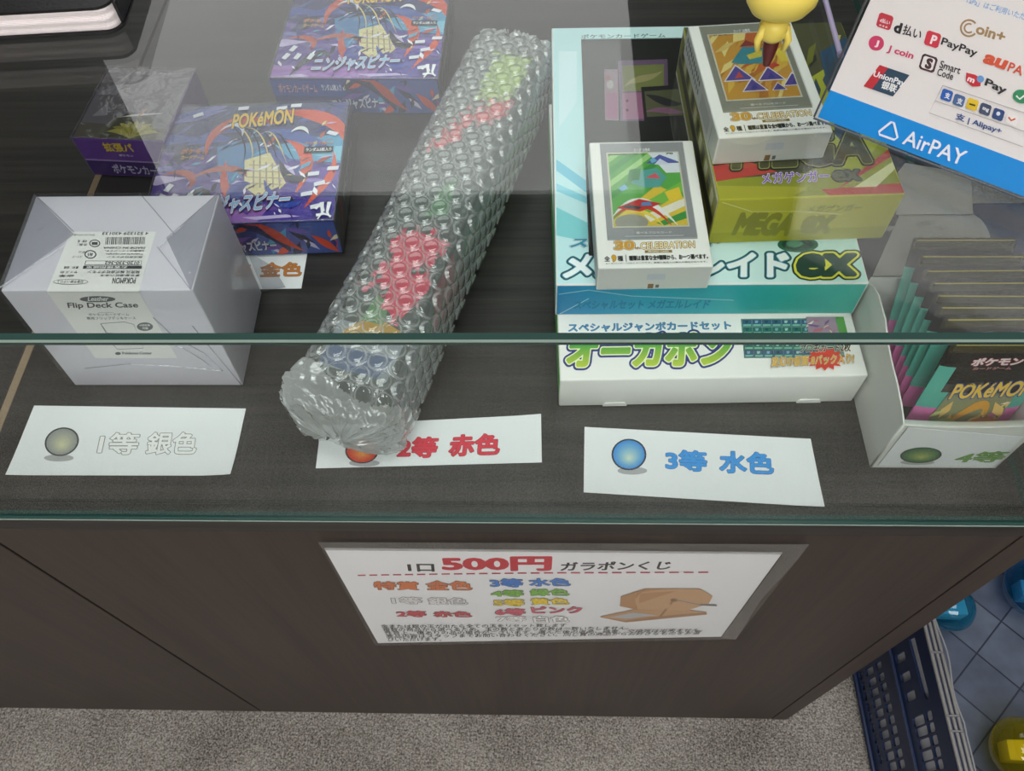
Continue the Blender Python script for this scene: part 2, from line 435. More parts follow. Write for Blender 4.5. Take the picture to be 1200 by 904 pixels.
# glass
GZ0, GZ1 = .1911, .1995
def pane(name, x0, x1, y0, y1, z0, z1, edgeaxis):
    """glass slab with polished edge: dark arrises, brighter ground middle"""
    mb = MB()
    mb.add([(x0, y0, cz(z1)), (x1, y0, cz(z1)), (x1, y1, cz(z1)), (x0, y1, cz(z1))], [(0, 1, 2, 3)], GLASS)
    mb.add([(x0, y0, cz(z0)), (x1, y0, cz(z0)), (x1, y1, cz(z0)), (x0, y1, cz(z0))], [(3, 2, 1, 0)], GLASS)
    a = z0+(z1-z0)*.34; b = z0+(z1-z0)*.58; o = .0009
    prof = [(0, z0), (-o, a), (-o, b), (0, z1)]
    for (p, q, dx, dy) in (((x0, y0), (x1, y0), 0, 1), ((x1, y1), (x0, y1), 0, -1), ((x0, y1), (x0, y0), 1, 0), ((x1, y0), (x1, y1), -1, 0)):
        vs = []
        for off, z in prof: vs += [(p[0]+dx*off, p[1]+dy*off, cz(z)), (q[0]+dx*off, q[1]+dy*off, cz(z))]
        mb.add(vs, [(0, 1, 3, 2), (2, 3, 5, 4), (4, 5, 7, 6)], [GEDGE_D, GEDGE_L, GEDGE_D])
    return mb.build(name, ctr)
tag(pane('glass_top', CX0+.0008, .2965, 0, CY1, GZ0, GZ1, 0), 'clear glass top pane with green edge')
mb = MB()
fg = [(CX0+.0008, 0), (.2945, 0), (.2945, .005), (CX0+.0008, .005)]
z0, z1 = cz(.0003), cz(GZ0-.0003)
mb.add([(x, y, z0) for x, y in fg]+[(x, y, z1) for x, y in fg], [(0, 1, 5, 4), (2, 3, 7, 6)], GLASS)
mb.add([(x, y, z0) for x, y in fg]+[(x, y, z1) for x, y in fg], [(1, 2, 6, 5), (3, 0, 4, 7), (3, 2, 1, 0), (4, 5, 6, 7)], GEDGE_D)
fgo = mb.build('glass_front', ctr); tag(fgo, 'clear upright glass pane along the counter front')
mb = MB(); mb.box(CX0+.001, .2945, -.0013, -.0001, cz(.0003), cz(.0035), GEDGE_D, 0)
mb.box(CX0+.001, .2945, -.0015, -.0001, cz(.0001), cz(.0012), GEDGE_L, 0); mb.build('glass_foot_bead', fgo)
mb = MB()
for x in (.2950,): mb.box(x, x+.005, .0, CY1, cz(.0003), cz(GZ0-.0003), [GEDGE_D, GEDGE_D, GEDGE_D, GLASS, GEDGE_D, GLASS], 0)
mb.build('glass_side', ctr)
mb = MB(); mb.box(.3006, .3195, .0008, .012, cz(.0002), cz(.19), solid('black post', '17171a', .4), .001); tag(mb.build('corner_post', ctr), 'black corner post')
# neighbouring counter on the left
nb = thing('display_counter', 'dark counter standing left of the pale joint strip', 'counter', (-.8, 0, ZF))
mb = MB(); mb.box(-.42, CX0+.8-.001, -.0012, CY1, cz(-.016), cz(0), DECK, .0008); mb.build('deck_board', nb)
mb = MB(); mb.box(-.42, CX0+.8-.001, 0, .018, .0002, cz(-.0162), PANEL, .0006); mb.build('front_panel', nb)
mb = MB(); mb.box(-.42, -.40, .019, CY1, .0002, cz(-.0162), PANEL, .0006); mb.build('side_panel', nb)

# ------------------------------------------------------------------ poster on the panel
def poster():
    t = thing('poster', 'laminated white price poster stuck on the dark counter front', 'poster', (0, -.0018, -.05))
    T = mat_of(t); Ti = T.inverted()
    c3 = [aty(443, 754, -.0115), aty(845, 746.5, -.003), aty(917, 648, -.003), aty(380, 643, -.0025)]   # bl br tr tl
    c3 = [Ti @ p for p in c3]
    pl = Pl(c3[3], c3[2]-c3[3], Vector((0, 0, 1)), T)
    # unit-square coordinates by the projective map of the four corners
    src = [(443, 754), (845, 746.5), (917, 648), (380, 643)]; dst = [(0, 0), (1, 0), (1, 1), (0, 1)]
    A = []; b = []
    for (x, y), (u, v) in zip(src, dst):
        A += [[x, y, 1, 0, 0, 0, -u*x, -u*y], [0, 0, 0, x, y, 1, -v*x, -v*y]]; b += [u, v]
    h = np.linalg.solve(np.array(A, float), np.array(b, float))
    def uv(x, y):
        d = h[6]*x+h[7]*y+1; return ((h[0]*x+h[1]*y+h[2])/d, (h[3]*x+h[4]*y+h[5])/d)
    def fn(u, v, hh=0.):
        p = c3[0]*(1-u)*(1-v)+c3[1]*u*(1-v)+c3[2]*u*v+c3[3]*(1-u)*v
        p = p + Vector((0, -.0012*math.sin(math.pi*v)*math.sin(math.pi*u), 0))
        return p + Vector((0, -hh, 0))
    mb = MB(); n = 16
    outl = []
    def edge(v): return .012*math.sin(math.pi*v)*0
    for fy in (0, 1):
        mb.add([fn(i/n, j/n, -.0004*fy) for j in range(n+1) for i in range(n+1)],
               [(j*(n+1)+i, j*(n+1)+i+1, (j+1)*(n+1)+i+1, (j+1)*(n+1)+i)[::1 if not fy else -1] for j in range(n) for i in range(n)], PAPER)
    P = Print(pl, uv, base=6e-5)
    def tx(s, bl, br, ht, col, lean=.25, bold=.03, outs=()):
        P.text(s, bl, br, (bl[0]+lean*ht*-.6, bl[1]-ht), col, bold, outs)
    P.text('1口', (490, 670), (524, 670), (489, 661), '2b2b2b', .035)
    P.text('500円', (534, 669.5), (666, 668.5), (531, 652.5), 'c22a38', .05)
    P.text('ガラポンくじ', (676, 668.5), (798, 667), (678, 658.5), '2b2b2b', .03)
    for i in range(27):
        a, b_ = i/27, (i+.68)/27
        f = lambda q: (423+q*421, 675+(670-675)*q - 1.6*math.sin(math.pi*q))
        P.line([f(a), f(b_)], 1.5, 'b5394a')
    OUT = '5a5a5a'
    rows = [('特賞', 444, 502, 691.5, 681.5, 'd4753f'), ('金色', 512, 569, 691, 680, 'd4753f'),
            ('1等', 466, 505, 708, 699.5, 'dcdcdc'), ('銀色', 513, 562, 708, 699.5, 'dcdcdc'),
            ('2等', 471, 509, 723, 715.5, 'c9404c'), ('赤色', 518, 566, 722.5, 715.5, 'c9404c'),
            ('3等', 592, 631, 687, 677, '3f7fd0'), ('水色', 639, 686.5, 685.5, 676.5, '3f7fd0'),
            ('4等', 592, 631, 698, 690, '7cbb45'), ('緑色', 639, 684, 696.5, 688.5, '7cbb45'),
            ('5等', 594, 631, 709, 700.5, 'ecd035'), ('黄色', 639, 683, 707, 699, 'ecd035'),
            ('6等', 595, 631, 719.5, 711.5, 'd9566c'), ('ピンク', 639, 697, 717, 709, 'd9566c'),
            ('7等', 596, 631, 727, 720.5, 'f4f4f2'), ('白色', 640, 681, 728, 720, 'f4f4f2')]
    for s_, xa, xb, yb, yt, c in rows:
        P.text(s_, (xa, yb), (xb, yb-.3), (xa-1.5, yt), c, .03, ((.028, OUT),))
    fine = [('金または銀の玉が出たら全ての玉をリセット致します', 449, 676, 736, 731.8, 733),
            ('複数の商品から選べるため、玉の数とあたりの数は一致いたしません。', 451, 746, 740, 735.5, 736.6),
            ('性質上、傷ありの品の場合がございます。選んだ後の返品、返金、交換等は出来ません。', 453, 825, 743.6, 739.4, 739.4),
            ('商品内容はスタッフまでお問い合わせください。同じ賞の商品からお好きなものをお選', 455, 822, 747.6, 743.2, 742.8),
            ('びいただけます。', 456.5, 525, 751.2, 747, 750.5)]
    for s_, xa, xb, yb, yt, yb2 in fine:
        P.text(s_, (xa, yb), (xb, yb2), (xa-.8, yt), '2d2d2d', .004)
    # drawing of the wooden lottery drum
    q = lambda L: [(640+x*.26667, 620+y*.26667) for x, y in L]
    P.poly(q([(285, 380), (440, 347), (640, 351), (722, 360), (722, 371), (392, 404)]), 'a97f58')
    P.poly(q([(285, 378), (440, 344), (640, 349), (720, 360), (520, 378), (390, 396)]), 'c29a70')
    P.poly(q([(325, 380), (430, 360), (520, 372), (400, 387)]), 'b9bcbf')
    P.poly(q([(374, 330), (383, 288), (485, 255), (705, 256), (753, 288), (735, 322), (640, 354), (440, 347)]), 'b78d63')
    P.poly(q([(440, 300), (470, 270), (560, 257), (705, 256), (753, 288), (735, 322), (640, 354), (445, 345)]), 'c7a078')
    P.line(q([(485, 257), (450, 280), (440, 345)]), .5, '9b744d')
    P.line(q([(535, 378), (598, 303)]), 2.2, '9b744d'); P.ell(*q([(598, 305)])[0], 4, 2, '8c6642')
    P.line(q([(600, 303), (640, 312), (690, 325), (765, 331)]), 1.1, '8a8a88'); P.line(q([(700, 326), (765, 331)]), 1.8, '6b6b69')
    P.into(mb, pl, fn)
    sheet = mb.build('paper_sheet', t)
    # laminate film with its margin
    FM = film('laminate', 'e4e4e2', .05, 1.6, .18, .10, 'cfcfca', bump=.2, bscale=25)
    f3 = [Ti @ p for p in (aty(440, 755.5, -.0120), aty(862, 748, -.0034), aty(948, 636, -.0034), aty(373, 633.5, -.003))]
    def ff(u, v, hh=0.):
        p = f3[0]*(1-u)*(1-v)+f3[1]*u*(1-v)+f3[2]*u*v+f3[3]*(1-u)*v
        return p + Vector((0, -.0012*math.sin(math.pi*v)*math.sin(math.pi*u)-hh, 0))
    mb = MB(); n = 12
    # margin ring only: the sheet itself lies flush under the same film
    in3 = [(0, .0), (.0, 0)]
    grid = [[ff(i/n, j/n, .0012) for i in range(n+1)] for j in range(n+1)]
    mb.add([p for r in grid for p in r], [(j*(n+1)+i, j*(n+1)+i+1, (j+1)*(n+1)+i+1, (j+1)*(n+1)+i) for j in range(n) for i in range(n)], film('laminate face', 'ffffff', .04, .8, .12, .02))
    def ring(a, b_):
        mb.add([a[0], a[1], b_[1], b_[0]], [(0, 1, 2, 3)], FM)
    o = [ff(0, 0, .0013), ff(1, 0, .0013), ff(1, .5, .0013)+Vector((-.004, 0, 0)), ff(1, .86, .0013), ff(1, 1, .0013), ff(0, 1, .0013)]
    i_ = [fn(0, 0, .0013), fn(1, 0, .0013), fn(1, .5, .0013), fn(1, .86, .0013), fn(1, 1, .0013), fn(0, 1, .0013)]
    for k in range(1, 5): ring((o[k], o[k+1]), (i_[k], i_[k+1]))
    tag(mb.build('laminate_film', t), 'clear laminate film with a wide margin')
poster()

# ------------------------------------------------------------------ paper prize strips
def strip(label, corners, draw, z=.0006, curl=()):
    """corners in order bl br tr tl (points on the deck)"""
    W = [atz(*p, z) if not isinstance(p, Vector) else p for p in corners]
    t = thing('paper_strip', label, 'paper sign', (W[0].x, W[0].y, 0), group=None)
    T = mat_of(t); Q = [T.inverted() @ p for p in W]
    pl = Pl(Q[0], Q[1]-Q[0], Q[3]-Q[0], T); mb = MB(); n, k = 24, 10
    def f(u, v, h=0.):
        p = Q[0]*(1-u)*(1-v)+Q[1]*u*(1-v)+Q[2]*u*v+Q[3]*(1-u)*v
        b = 0.
        for (cu, cv, r, hh) in curl: b += hh*max(0, 1-math.hypot((u-cu)*3, v-cv)/r)**2
        b += .00012*(1+math.sin(u*17+v*3)) * min(1, 6*min(v, 1-v)+.3)*0
        return p + Vector((0, 0, b+h))
    for fy in (0, 1):
        mb.add([f(i/n, j/k, -.0003*fy) for j in range(k+1) for i in range(n+1)],
               [(j*(n+1)+i, j*(n+1)+i+1, (j+1)*(n+1)+i+1, (j+1)*(n+1)+i)[::1 if not fy else -1] for j in range(k) for i in range(n)], PAPER)
    P = Print(pl, base=8e-5); draw(P); P.into(mb)
    mb.build('paper_sheet', t, 60)
    return t
def ball(P, cx, cy, rx, ry, cols, rim, rot=0):
    P.ell(cx, cy, rx, ry, rim, rot)
    k = len(cols)
    for i, c in enumerate(cols):
        s = .90*(1-i/k); P.ell(cx+(.4 if i else 0), cy+.03*ry*i, rx*s, ry*s, c, rot)
def blend(a, b, n):
    A = [int(a[i:i+2], 16) for i in (0, 2, 4)]; B = [int(b[i:i+2], 16) for i in (0, 2, 4)]
    return ['%02x%02x%02x' % tuple(round(x+(y-x)*i/(n-1)) for x, y in zip(A, B)) for i in range(n)]
def d1(P):
    P.ell(69, 537, 17.5, 4.2, 'a9a9a9'); ball(P, 72.5, 518, 20.5, 16.5, blend('8f9390', 'c9c6a0', 9), '2b2c2e', -18)
    P.text('1等', (113.5, 533), (160, 533), (119, 507.5), 'ececea', .02, ((.03, '8b8b8b'),))
    P.text('銀色', (170, 533), (229, 533), (175, 507), 'ececea', .02, ((.03, '8b8b8b'),))
strip('white strip printed with a grey ball and 1等 銀色, before the white box', [(7, 557), (271, 557.5), (288, 479), (40, 475.5)], d1, curl=((1, 0, .5, .0022), (0, 0, .4, .0008)))
def d2(P):
    P.ell(427, 543, 18, 4.2, 'a9a9ac'); ball(P, 424, 529, 19.5, 14.5, blend('d8402a', 'f0a24a', 8), '2b2024')
    P.text('2等', (464.5, 537.5), (511, 536.5), (469, 513), 'd93145', .035, ((.018, '8c2a33'),))
    P.text('赤色', (525, 535.5), (585, 533.5), (528, 510), 'd93145', .035, ((.018, '8c2a33'),))
strip('white strip printed with a red ball and 2等 赤色, under the bubble wrap roll', [(370, 549), (635, 542), (634, 486), (376, 499)], d2, curl=((1, 1, .5, .001),))
def d3(P):
    P.ell(741, 552, 17.5, 4.6, 'a9a9ac'); ball(P, 737, 533, 20.5, 18.5, blend('3f8fd6', 'c9dcc8', 9), '1d2a38')
    P.text('3等', (780, 551.5), (829, 553.5), (779.5, 527), '2f93e0', .035, ((.018, '2a5f94'),))
    P.text('水色', (843, 554.5), (907, 557), (843, 528.5), '2f93e0', .035, ((.018, '2a5f94'),))
strip('white strip printed with a light blue ball and 3等 水色', [(684, 577), (966, 594.5), (950, 514.5), (685, 500.5)], d3, curl=((1, 0, .5, .0008),))
gr, gt = atz(353, 338, .0006), atz(360, 297, .0006)
gx = (gr-gt).normalized(); gl = Vector((gx.y, -gx.x, 0)) if Vector((gx.y, -gx.x, 0)).x < 0 else Vector((-gx.y, gx.x, 0))
def d4(P):
    P.text('金色', (304, 325), (353, 324), (306.5, 308), 'c07a3c', .03, ((.02, '6b4a33'),))
    P.text('特賞', (240, 327), (291, 325.5), (244, 310), 'cc7a62', .03, ((.02, '8b5a50'),))
strip('white strip printed 金色, tucked under the shrink-wrapped booster box', [gr+gl*.1475, gr, gr-gx*.049, gr-gx*.049+gl*.1475], d4)

# ------------------------------------------------------------------ boxes
def face(Q, a, b, c, T):       # plane through corner a with u towards b and v towards c
    return Pl(Q[a], Q[b]-Q[a], Q[c]-Q[a], T)
def boxthing(name, label, cat, fl, yaw, w, d, h, group=None):
    t = thing(name, label, cat, fl, yaw, group)
    Q = [Vector(p) for p in ((0, 0, 0), (w, 0, 0), (w, d, 0), (0, d, 0), (0, 0, h), (w, 0, h), (w, d, h), (0, d, h))]
    return t, Q, mat_of(t)
def film_box(Q, name, parent, mat=None, off=.0005, wr=True):
    c = sum(Q, Vector())/8; mb = MB()
    R = [q + Vector([math.copysign(off, a) for a in (q-c)]) for q in Q]
    R[:4] = [Vector((r.x, r.y, max(r.z, .0))) for r in R[:4]]
    fs = [(4, 5, 6, 7), (0, 1, 5, 4), (1, 2, 6, 5), (2, 3, 7, 6), (3, 0, 4, 7)]
    mb.add(R, fs, mat or WRAP)
    return mb, R

# --- white deck box with sleeve and shrink wrap
def deck_case():
    B = [atz(88, 452, .0006), atz(285, 452, .0006)]; w = (B[1]-B[0])
    d = Vector((-.0016, .0806, 0)); H = .0985
    Tp = [atz(0.5, 341, H), atz(225, 342, H), atz(257, 228.5, H), atz(42, 230, H)]
    t = thing('shrink_wrapped_box', 'pale lilac-white box with a paper sleeve, under loose shrink film', 'box', B[0])
    T = mat_of(t); Ti = T.inverted()
    Q = [Ti @ p for p in (B[0], B[1], B[1]+d, B[0]+d, *Tp)]
    nf = (Q[1]-Q[0]).cross(Q[4]-Q[0]).normalized(); Q[5] = Q[5]-nf*(Q[5]-Q[0]).dot(nf)
    LIL = solid('lilac white carton', 'd6d2dc', .45); SL = solid('sleeve paper', 'ebe9e7', .55)
    mb = MB(); mb.hexa(Q, LIL, .0009, 3); body = mb.build('carton', t, 40)
    top = face(Q, 4, 5, 7, T); fr = face(Q, 0, 1, 4, T)
    mb = MB()
    P = Print(top, base=2.5e-4)
    P.poly([(55, 342), (163, 342), (183, 272), (83, 272)], SL)
    G = '4c4c50'
    rnd = random.Random(3); x = 124.
    while x < 171:
        wd = rnd.choice((.5, .7, 1.1)); P.poly([(x, 278.5), (x+wd, 278.3), (x+wd-.8, 287), (x-.8, 287)], G); x += wd+rnd.choice((.6, .8, 1.1))
    def rt(s, xa, xb, y0, hgt, sk=0, c=G, b=.015): P.text(s, (xb, y0), (xa, y0+sk), (xb-1, y0+hgt), c, b)
    rt('4 521329 430133', 121, 175, 272.5, 3.6)
    rt('ポケモンカードゲーム用', 88, 112, 275, 2.2); rt('材質：紙', 92, 103, 282, 3); rt('外装：', 92, 103, 286, 3)
    P.ell(111.5, 286, 6.5, 4.4, G); P.ell(111.5, 286, 5.2, 3.3, SL); P.rect(108, 284.5, 115, 287.8, G)
    P.ell(106.5, 299, 7, 5, G); P.ell(106.5, 299, 5.6, 3.8, SL); rt('紙', 103, 110, 297, 4.5)
    rt('外装フィルム', 93, 101, 295, 3); rt('スリーブ', 86, 97, 300.5, 2.5)
    for i, s in enumerate(('MADE IN CHINA', '※画像はイメージです。', 'Trademarks and copyrights', '株式会社ポケモン')):
        rt(s, 122+i*1.5, 171-i, 290.2+i*3.6, 2.3)
    P.poly([(101, 306.5), (167, 306.5), (166, 311.5), (99.5, 311.5)], G); P.poly([(101.7, 307), (166.4, 307), (165.5, 311), (100.4, 311)], SL)
    rt('0120-330-362', 124, 164.5, 307.2, 3.6, 0, G, .03)
    P.poly([(98.5, 312.4), (167, 312.4), (166.5, 316), (97.5, 316)], G); rt('お客様相談室', 102, 150, 312.8, 2.8, 0, 'e6e5e4')
    rt('発売元 株式会社ポケモン', 104, 165, 318, 3.6); rt('東京都港区六本木', 118, 165, 322.5, 2.6)
    rt('素材：合成', 76, 93, 313, 3); rt('サイズ 約', 72, 92, 318.5, 3); rt('皮革', 70, 88, 323, 2.6)
    rt('POKéMON', 133, 160, 326.5, 7, 0, '44444a', .015)
    P.ell(83.5, 331.3, 20.5, 3.2, G); P.ell(83.5, 331.3, 19.8, 2.7, SL); rt('対象年齢15才以上', 68, 99, 329.3, 3.8)
    P.into(mb)
    F = Print(fr, base=2.5e-4)
    F.poly([(55, 342), (163, 342), (208, 419.5), (112, 419.5)], SL)
    F.ell(114.5, 350.4, 21, 3.6, '6a6a6e'); F.text('Leather', (103, 352.5), (127, 352.4), (103.5, 347.6), 'ecebe9', .02)
    F.text('Flip Deck Case', (80.5, 362.5), (162.5, 362), (78.5, 354.4), '55555a', .025)
    F.line([(115, 366), (133, 366)], .4, '9a9aa0')
    F.text('ポケモンカードゲーム', (104.5, 370), (152, 369.8), (103, 366.9), '6c6c70', .02)
    F.text('専用フリップデッキケース', (102.5, 374.6), (160, 374.3), (101, 371), '6c6c70', .02)
    q = [(118, 379), (126, 390), (162, 392), (157, 380), (146, 377)]
    F.line(q, .7, '77777c', close=True); F.line([(126, 390), (133, 404), (138, 409), (168, 408), (162, 392)], .7, '77777c'); F.line([(118, 379), (133, 404)], .7, '77777c')
    F.ell(170, 382.5, 9.5, 5, '6a6a6e'); F.text('60枚収納', (164, 382), (176, 382), (163.5, 379.5), 'ecebe9', .02); F.text('可能', (167, 385.6), (174, 385.6), (166.7, 383), 'ecebe9', .02)
    F.ell(138.5, 414, 3.4, 1.7, '55555a'); F.text('Pokémon Center', (144, 415.2), (178.5, 415), (143, 412), '55555a', .03)
    F.into(mb)
    tag(mb.build('sleeve_label', body), 'white printed paper sleeve')
    # film with envelope folds
    mb, R = film_box(Q, 'shrink_film', t, WRAPT, .0012)
    FO = film('film fold', 'f6f6f8', .05, 2.2, .12, .07, 'f4f4f8', bump=.4, bscale=80)
    tp = lambda x, y, h=.0016: top.at(*top.px(x, y), h)
    for tri in ([(42, 230), (0, 341), (88, 277)], [(257, 228.5), (225, 342), (196, 281)]):
        mb.slab([tp(*p) for p in tri], top.n, .0003, FO)
    for a, b in (((42, 230), (88, 274)), ((257, 228.5), (188, 293)), ((165, 229), (205, 276)), ((0, 341), (75, 292)), ((225, 342), (186, 292))):
        mb.tube([tp(*a, .0019), tp((a[0]+b[0])/2, (a[1]+b[1])/2, .0026), tp(*b, .0019)], .00035, FO, 6)
    fp = lambda x, y, h=.0016: fr.at(*fr.px(x, y), h)
    for L in ([(180, 370), (205, 392), (240, 412), (262, 432)], [(190, 400), (215, 405), (238, 420), (250, 428)], [(100, 430), (150, 424), (200, 427), (262, 432)], [(226, 380), (250, 408), (284, 450)]):
        mb.tube([fp(*p, .0014+.0006*(i % 2)) for i, p in enumerate(L)], .00035, FO, 6)
    # loose fin of film sticking out at the back corner
    e0 = Ti @ atz(283, 303, .03); 
    mb.slab([Q[2]+Vector((.0015, 0, .001)), Q[2]+Vector((.017, .004, .001)), Q[2]+Vector((.013, .006, .022)), Q[2]+Vector((.002, .001, .045))], (0, 1, 0), .0003, FO)
    tag(mb.build('shrink_film', t), 'clear creased shrink film')
deck_case()

# --- booster boxes
def booster(label, fl, yaw):
    w, d, h = .1405, .129, .0352
    t, Q, T = boxthing('booster_box', label, 'card box', fl, yaw, w, d, h, 'purple booster boxes on the deck')
    NV, PU = ink('2c2f63'), ink('54428a')
    mb = MB(); mb.hexa(Q, [NV, PU, NV, ink('33353a'), NV, PU], .0008)
    return t, Q, T, mb
def booster_art(ptop, pfr):
    A = Print(ptop); A.map = lambda x, y: (x*.1405, y*.129)       # unit square, front edge at y=0
    A.window([(.004, .004), (.996, .004), (.996, .996), (.004, .996)])
    A.poly([(0, 0), (1, 0), (1, .45), (0, .6)], '5a4494'); A.poly([(0, .6), (1, .45), (1, 1), (0, 1)], '2e3468')
    A.poly([(0, 0), (1, 0), (1, .1), (0, .13)], '9a6ab8'); A.poly([(.6, 0), (1, 0), (1, .3), (.75, .35)], '4c3a9a')
    def sh(n, cols, box, size, ang, seed):
        rnd = random.Random(seed)
        for i in range(n):
            cx, cy = rnd.uniform(box[0], box[2]), rnd.uniform(box[1], box[3]); L = rnd.uniform(*size); W = L*rnd.uniform(.12, .4)
            a = math.radians(ang+rnd.uniform(-40, 40)); c, s = math.cos(a), math.sin(a); k = rnd.uniform(-.5, .5)
            A.poly([(cx+x*c-y*s, cy+x*s+y*c) for x, y in ((-L, -W*.2), (L*k, -W), (L, 0), (-L*k, W))], rnd.choice(cols))
    sh(26, ['3c4f9c', '1f2550', '3a3f80', '6d6fb0', '242a58'], (0, .35, 1, 1), (.06, .22), 20, 1)
    sh(22, ['8f7ac8', '3f3380', 'c7b6e0', '6a4fa6', '2f3a86'], (0, 0, 1, .45), (.04, .16), 160, 2)
    A.poly([(.62, .62), (1.0, .72), (1, .45), (.72, .5)], '4f9cc4'); A.poly([(.7, .58), (1, .6), (1, .47)], '7cc0da')
    A.poly([(.30, .62), (.52, .72), (.60, .5), (.42, .3), (.34, .4)], '3f78ac')
    A.poly([(.47, .5), (.6, .56), (.72, .3), (.58, .2), (.5, .28)], 'd9cf9a'); 
    for i in range(5): A.line([(.52+.035*i, .5-.01*i), (.55+.035*i, .27)], .008, '9a8a78')
    for i in range(4): A.line([(.5, .46-.05*i), (.7, .44-.05*i)], .008, 'a89880')
    A.swoosh((.25, .55), (.2, .85), (.45, .92), (.62, .8), .07, 'c0452f'); A.swoosh((.62, .92), (.8, .9), (.98, .85), (1.02, .6), .10, 'd04c32')
    A.swoosh((.68, .66), (.8, .6), (.86, .45), (.78, .22), .07, 'd8502f'); A.swoosh((.95, .55), (1.0, .35), (.9, .25), (.84, .1), .045, 'd8502f')
    A.swoosh((.37, .5), (.36, .35), (.42, .2), (.46, .12), .045, 'c0452f'); A.swoosh((.05, .4), (.15, .45), (.25, .38), (.2, .28), .05, 'b5432f')
    A.swoosh((.2, .36), (.32, .48), (.48, .44), (.5, .36), .05, 'b05a50')
    A.swoosh((.5, .72), (.65, .76), (.8, .68), (.95, .55), .09, '2f4f9e'); A.swoosh((.38, .62), (.48, .7), (.6, .7), (.66, .6), .05, '20264c')
    A.swoosh((.5, .1), (.42, .2), (.46, .33), (.53, .3), .09, '34459a'); A.swoosh((.6, .33), (.66, .12), (.78, .1), (.82, .16), .06, '2d48a8')
    A.swoosh((.12, .02), (.2, .25), (.3, .3), (.33, .2), .07, '1d1f3a'); A.swoosh((.66, .5), (.72, .3), (.8, .28), (.84, .4), .06, '1d1f3a')
    sh(70, ['1d2146', 'e2e4ee', '57a4c8', '2c3f8c', 'c9b8de', '16182c', 'd7c890', 'b0503c'], (.2, .12, .95, .9), (.012, .05), 35, 11)
    sh(30, ['f0f0f6', 'a890d0', '2c2450', 'e4dcec'], (.02, .0, 1, .4), (.012, .04), 100, 12)
    for k in range(7): A.swoosh((.28+.05*k, .86-.03*k), (.4+.04*k, .8), (.5+.03*k, .6), (.46+.05*k, .45), .008, 'd8c47a' if k % 2 else '14162a')
    for (x, y, a) in ((.86, .36, 10), (.9, .28, 20), (.96, .4, 5), (.84, .2, 15), (.93, .7, -20), (.4, .95, 8), (.7, .96, 5), (.15, .9, 30), (.62, .94, 12), (.9, .1, 20), (.1, .28, 70), (.14, .2, 75), (.07, .2, 70), (.22, .2, 75)):
        c, s = math.cos(math.radians(a)), math.sin(math.radians(a))
        A.poly([(x+u*c-v*s, y+u*s+v*c) for u, v in ((-.03, -.012), (.03, -.016), (.035, .016), (-.025, .018))], 'dfe0ea')
    A.swoosh((.3, .75), (.36, .85), (.44, .8), (.43, .7), .03, 'c9ccd8'); A.swoosh((.7, .72), (.74, .78), (.78, .76), (.8, .7), .03, 'dfe0e4')
    A.window(None)
    A.text('POKéMON', (.36, .765), (.70, .80), (.355, .90), 'e0b83a', .028, ((.035, '2b3f7a'),))
    A.text('ポケモン', (.11, .56), (.26, .555), (.115, .605), 'c9824a', .03, ((.02, '5c3040'),)); A.text('カードゲーム', (.12, .51), (.25, .505), (.122, .55), 'c9a24a', .03, ((.02, '5c3040'),))
    A.poly([(.79, .535), (.945, .535), (.95, .585), (.79, .585)], '1b1b22'); A.text('ランダム5枚入り', (.8, .545), (.94, .545), (.8, .577), 'efeff2', .02)
    A.text('ポケモンカード拡張パック', (.79, .6), (.945, .6), (.79, .63), 'c9824a', .02)
    A.text('ニンジャスピナー', (.24, .045), (.755, .09), (.25, .19), '8fb8dc', .03, ((.06, '15182c'), (.035, 'd04c6c'), (.02, 'f0f2f8')))
    for L in ([(.9, .08), (.93, .12), (.95, .06)], [(.91, .03), (.95, .04), (.99, .02)], [(.93, .13), (.94, .05), (.92, .0)], [(.97, .13), (.965, .05), (.985, .01)]):
        A.line(L, .022, 'f4f4f8', .006)
    B = Print(pfr); B.map = lambda x, y: (x*.1405, y*.0352)
    B.window([(.004, .03), (.996, .03), (.996, .97), (.004, .97)])
    B.poly([(0, 0), (1, 0), (1, 1), (0, 1)], '2c3a7c'); B.poly([(.5, 0), (1, 0), (1, 1), (.62, 1)], '46589c')
    rnd = random.Random(5)
    for i in range(30):
        cx, cy = rnd.uniform(.45, 1), rnd.uniform(0, 1); L = rnd.uniform(.03, .1); a = rnd.uniform(0, 3)
        c, s = math.cos(a), math.sin(a)
        B.poly([(cx+u*c-v*s*.9, cy+(u*s+v*c)*3.2) for u, v in ((-L, 0), (0, -L*.3), (L, 0), (0, L*.3))], rnd.choice(['c9c0dc', '1c2040', '4f9cc4', 'd04c32', 'e0cfae', '6a4fa6', '2b3570']))
    B.swoosh((.45, 1), (.6, .95), (.7, .6), (.72, .1), .1, '24284e'); B.swoosh((.55, 1.1), (.7, .8), (.66, .5), (.8, .1), .07, 'b8402e'); B.swoosh((.86, .6), (.92, .45), (.93, .2), (.98, .05), .06, 'd04c32')
    B.window(None)
    B.poly([(.0, .52), (.44, .5), (.42, .95), (.0, .97)], '2f4a9a'); B.text('ポケモンカードゲーム', (.04, .6), (.27, .6), (.04, .85), 'd0a0a8', .02, ((.02, '5a3050'),)); B.text('ランダム5枚入り x1', (.3, .66), (.44, .66), (.3, .85), 'e8e8f0', .02)
    B.text('ニンジャスピナー', (.34, .12), (.66, .16), (.34, .44), 'c8cde0', .04, ((.05, '22264a'),))
    return A, B
def wrap_edges(Q, mb, mat, ks=((4, 5), (5, 6), (7, 4), (1, 5), (0, 4))):
    for a, b in ks:
        n = 14; P = [Q[a].lerp(Q[b], i/n)+Vector((random.uniform(-1, 1), random.uniform(-1, 1), random.uniform(0, 1)))*.0004 for i in range(n+1)]
        mb.tube(P, .0003, mat, 5)
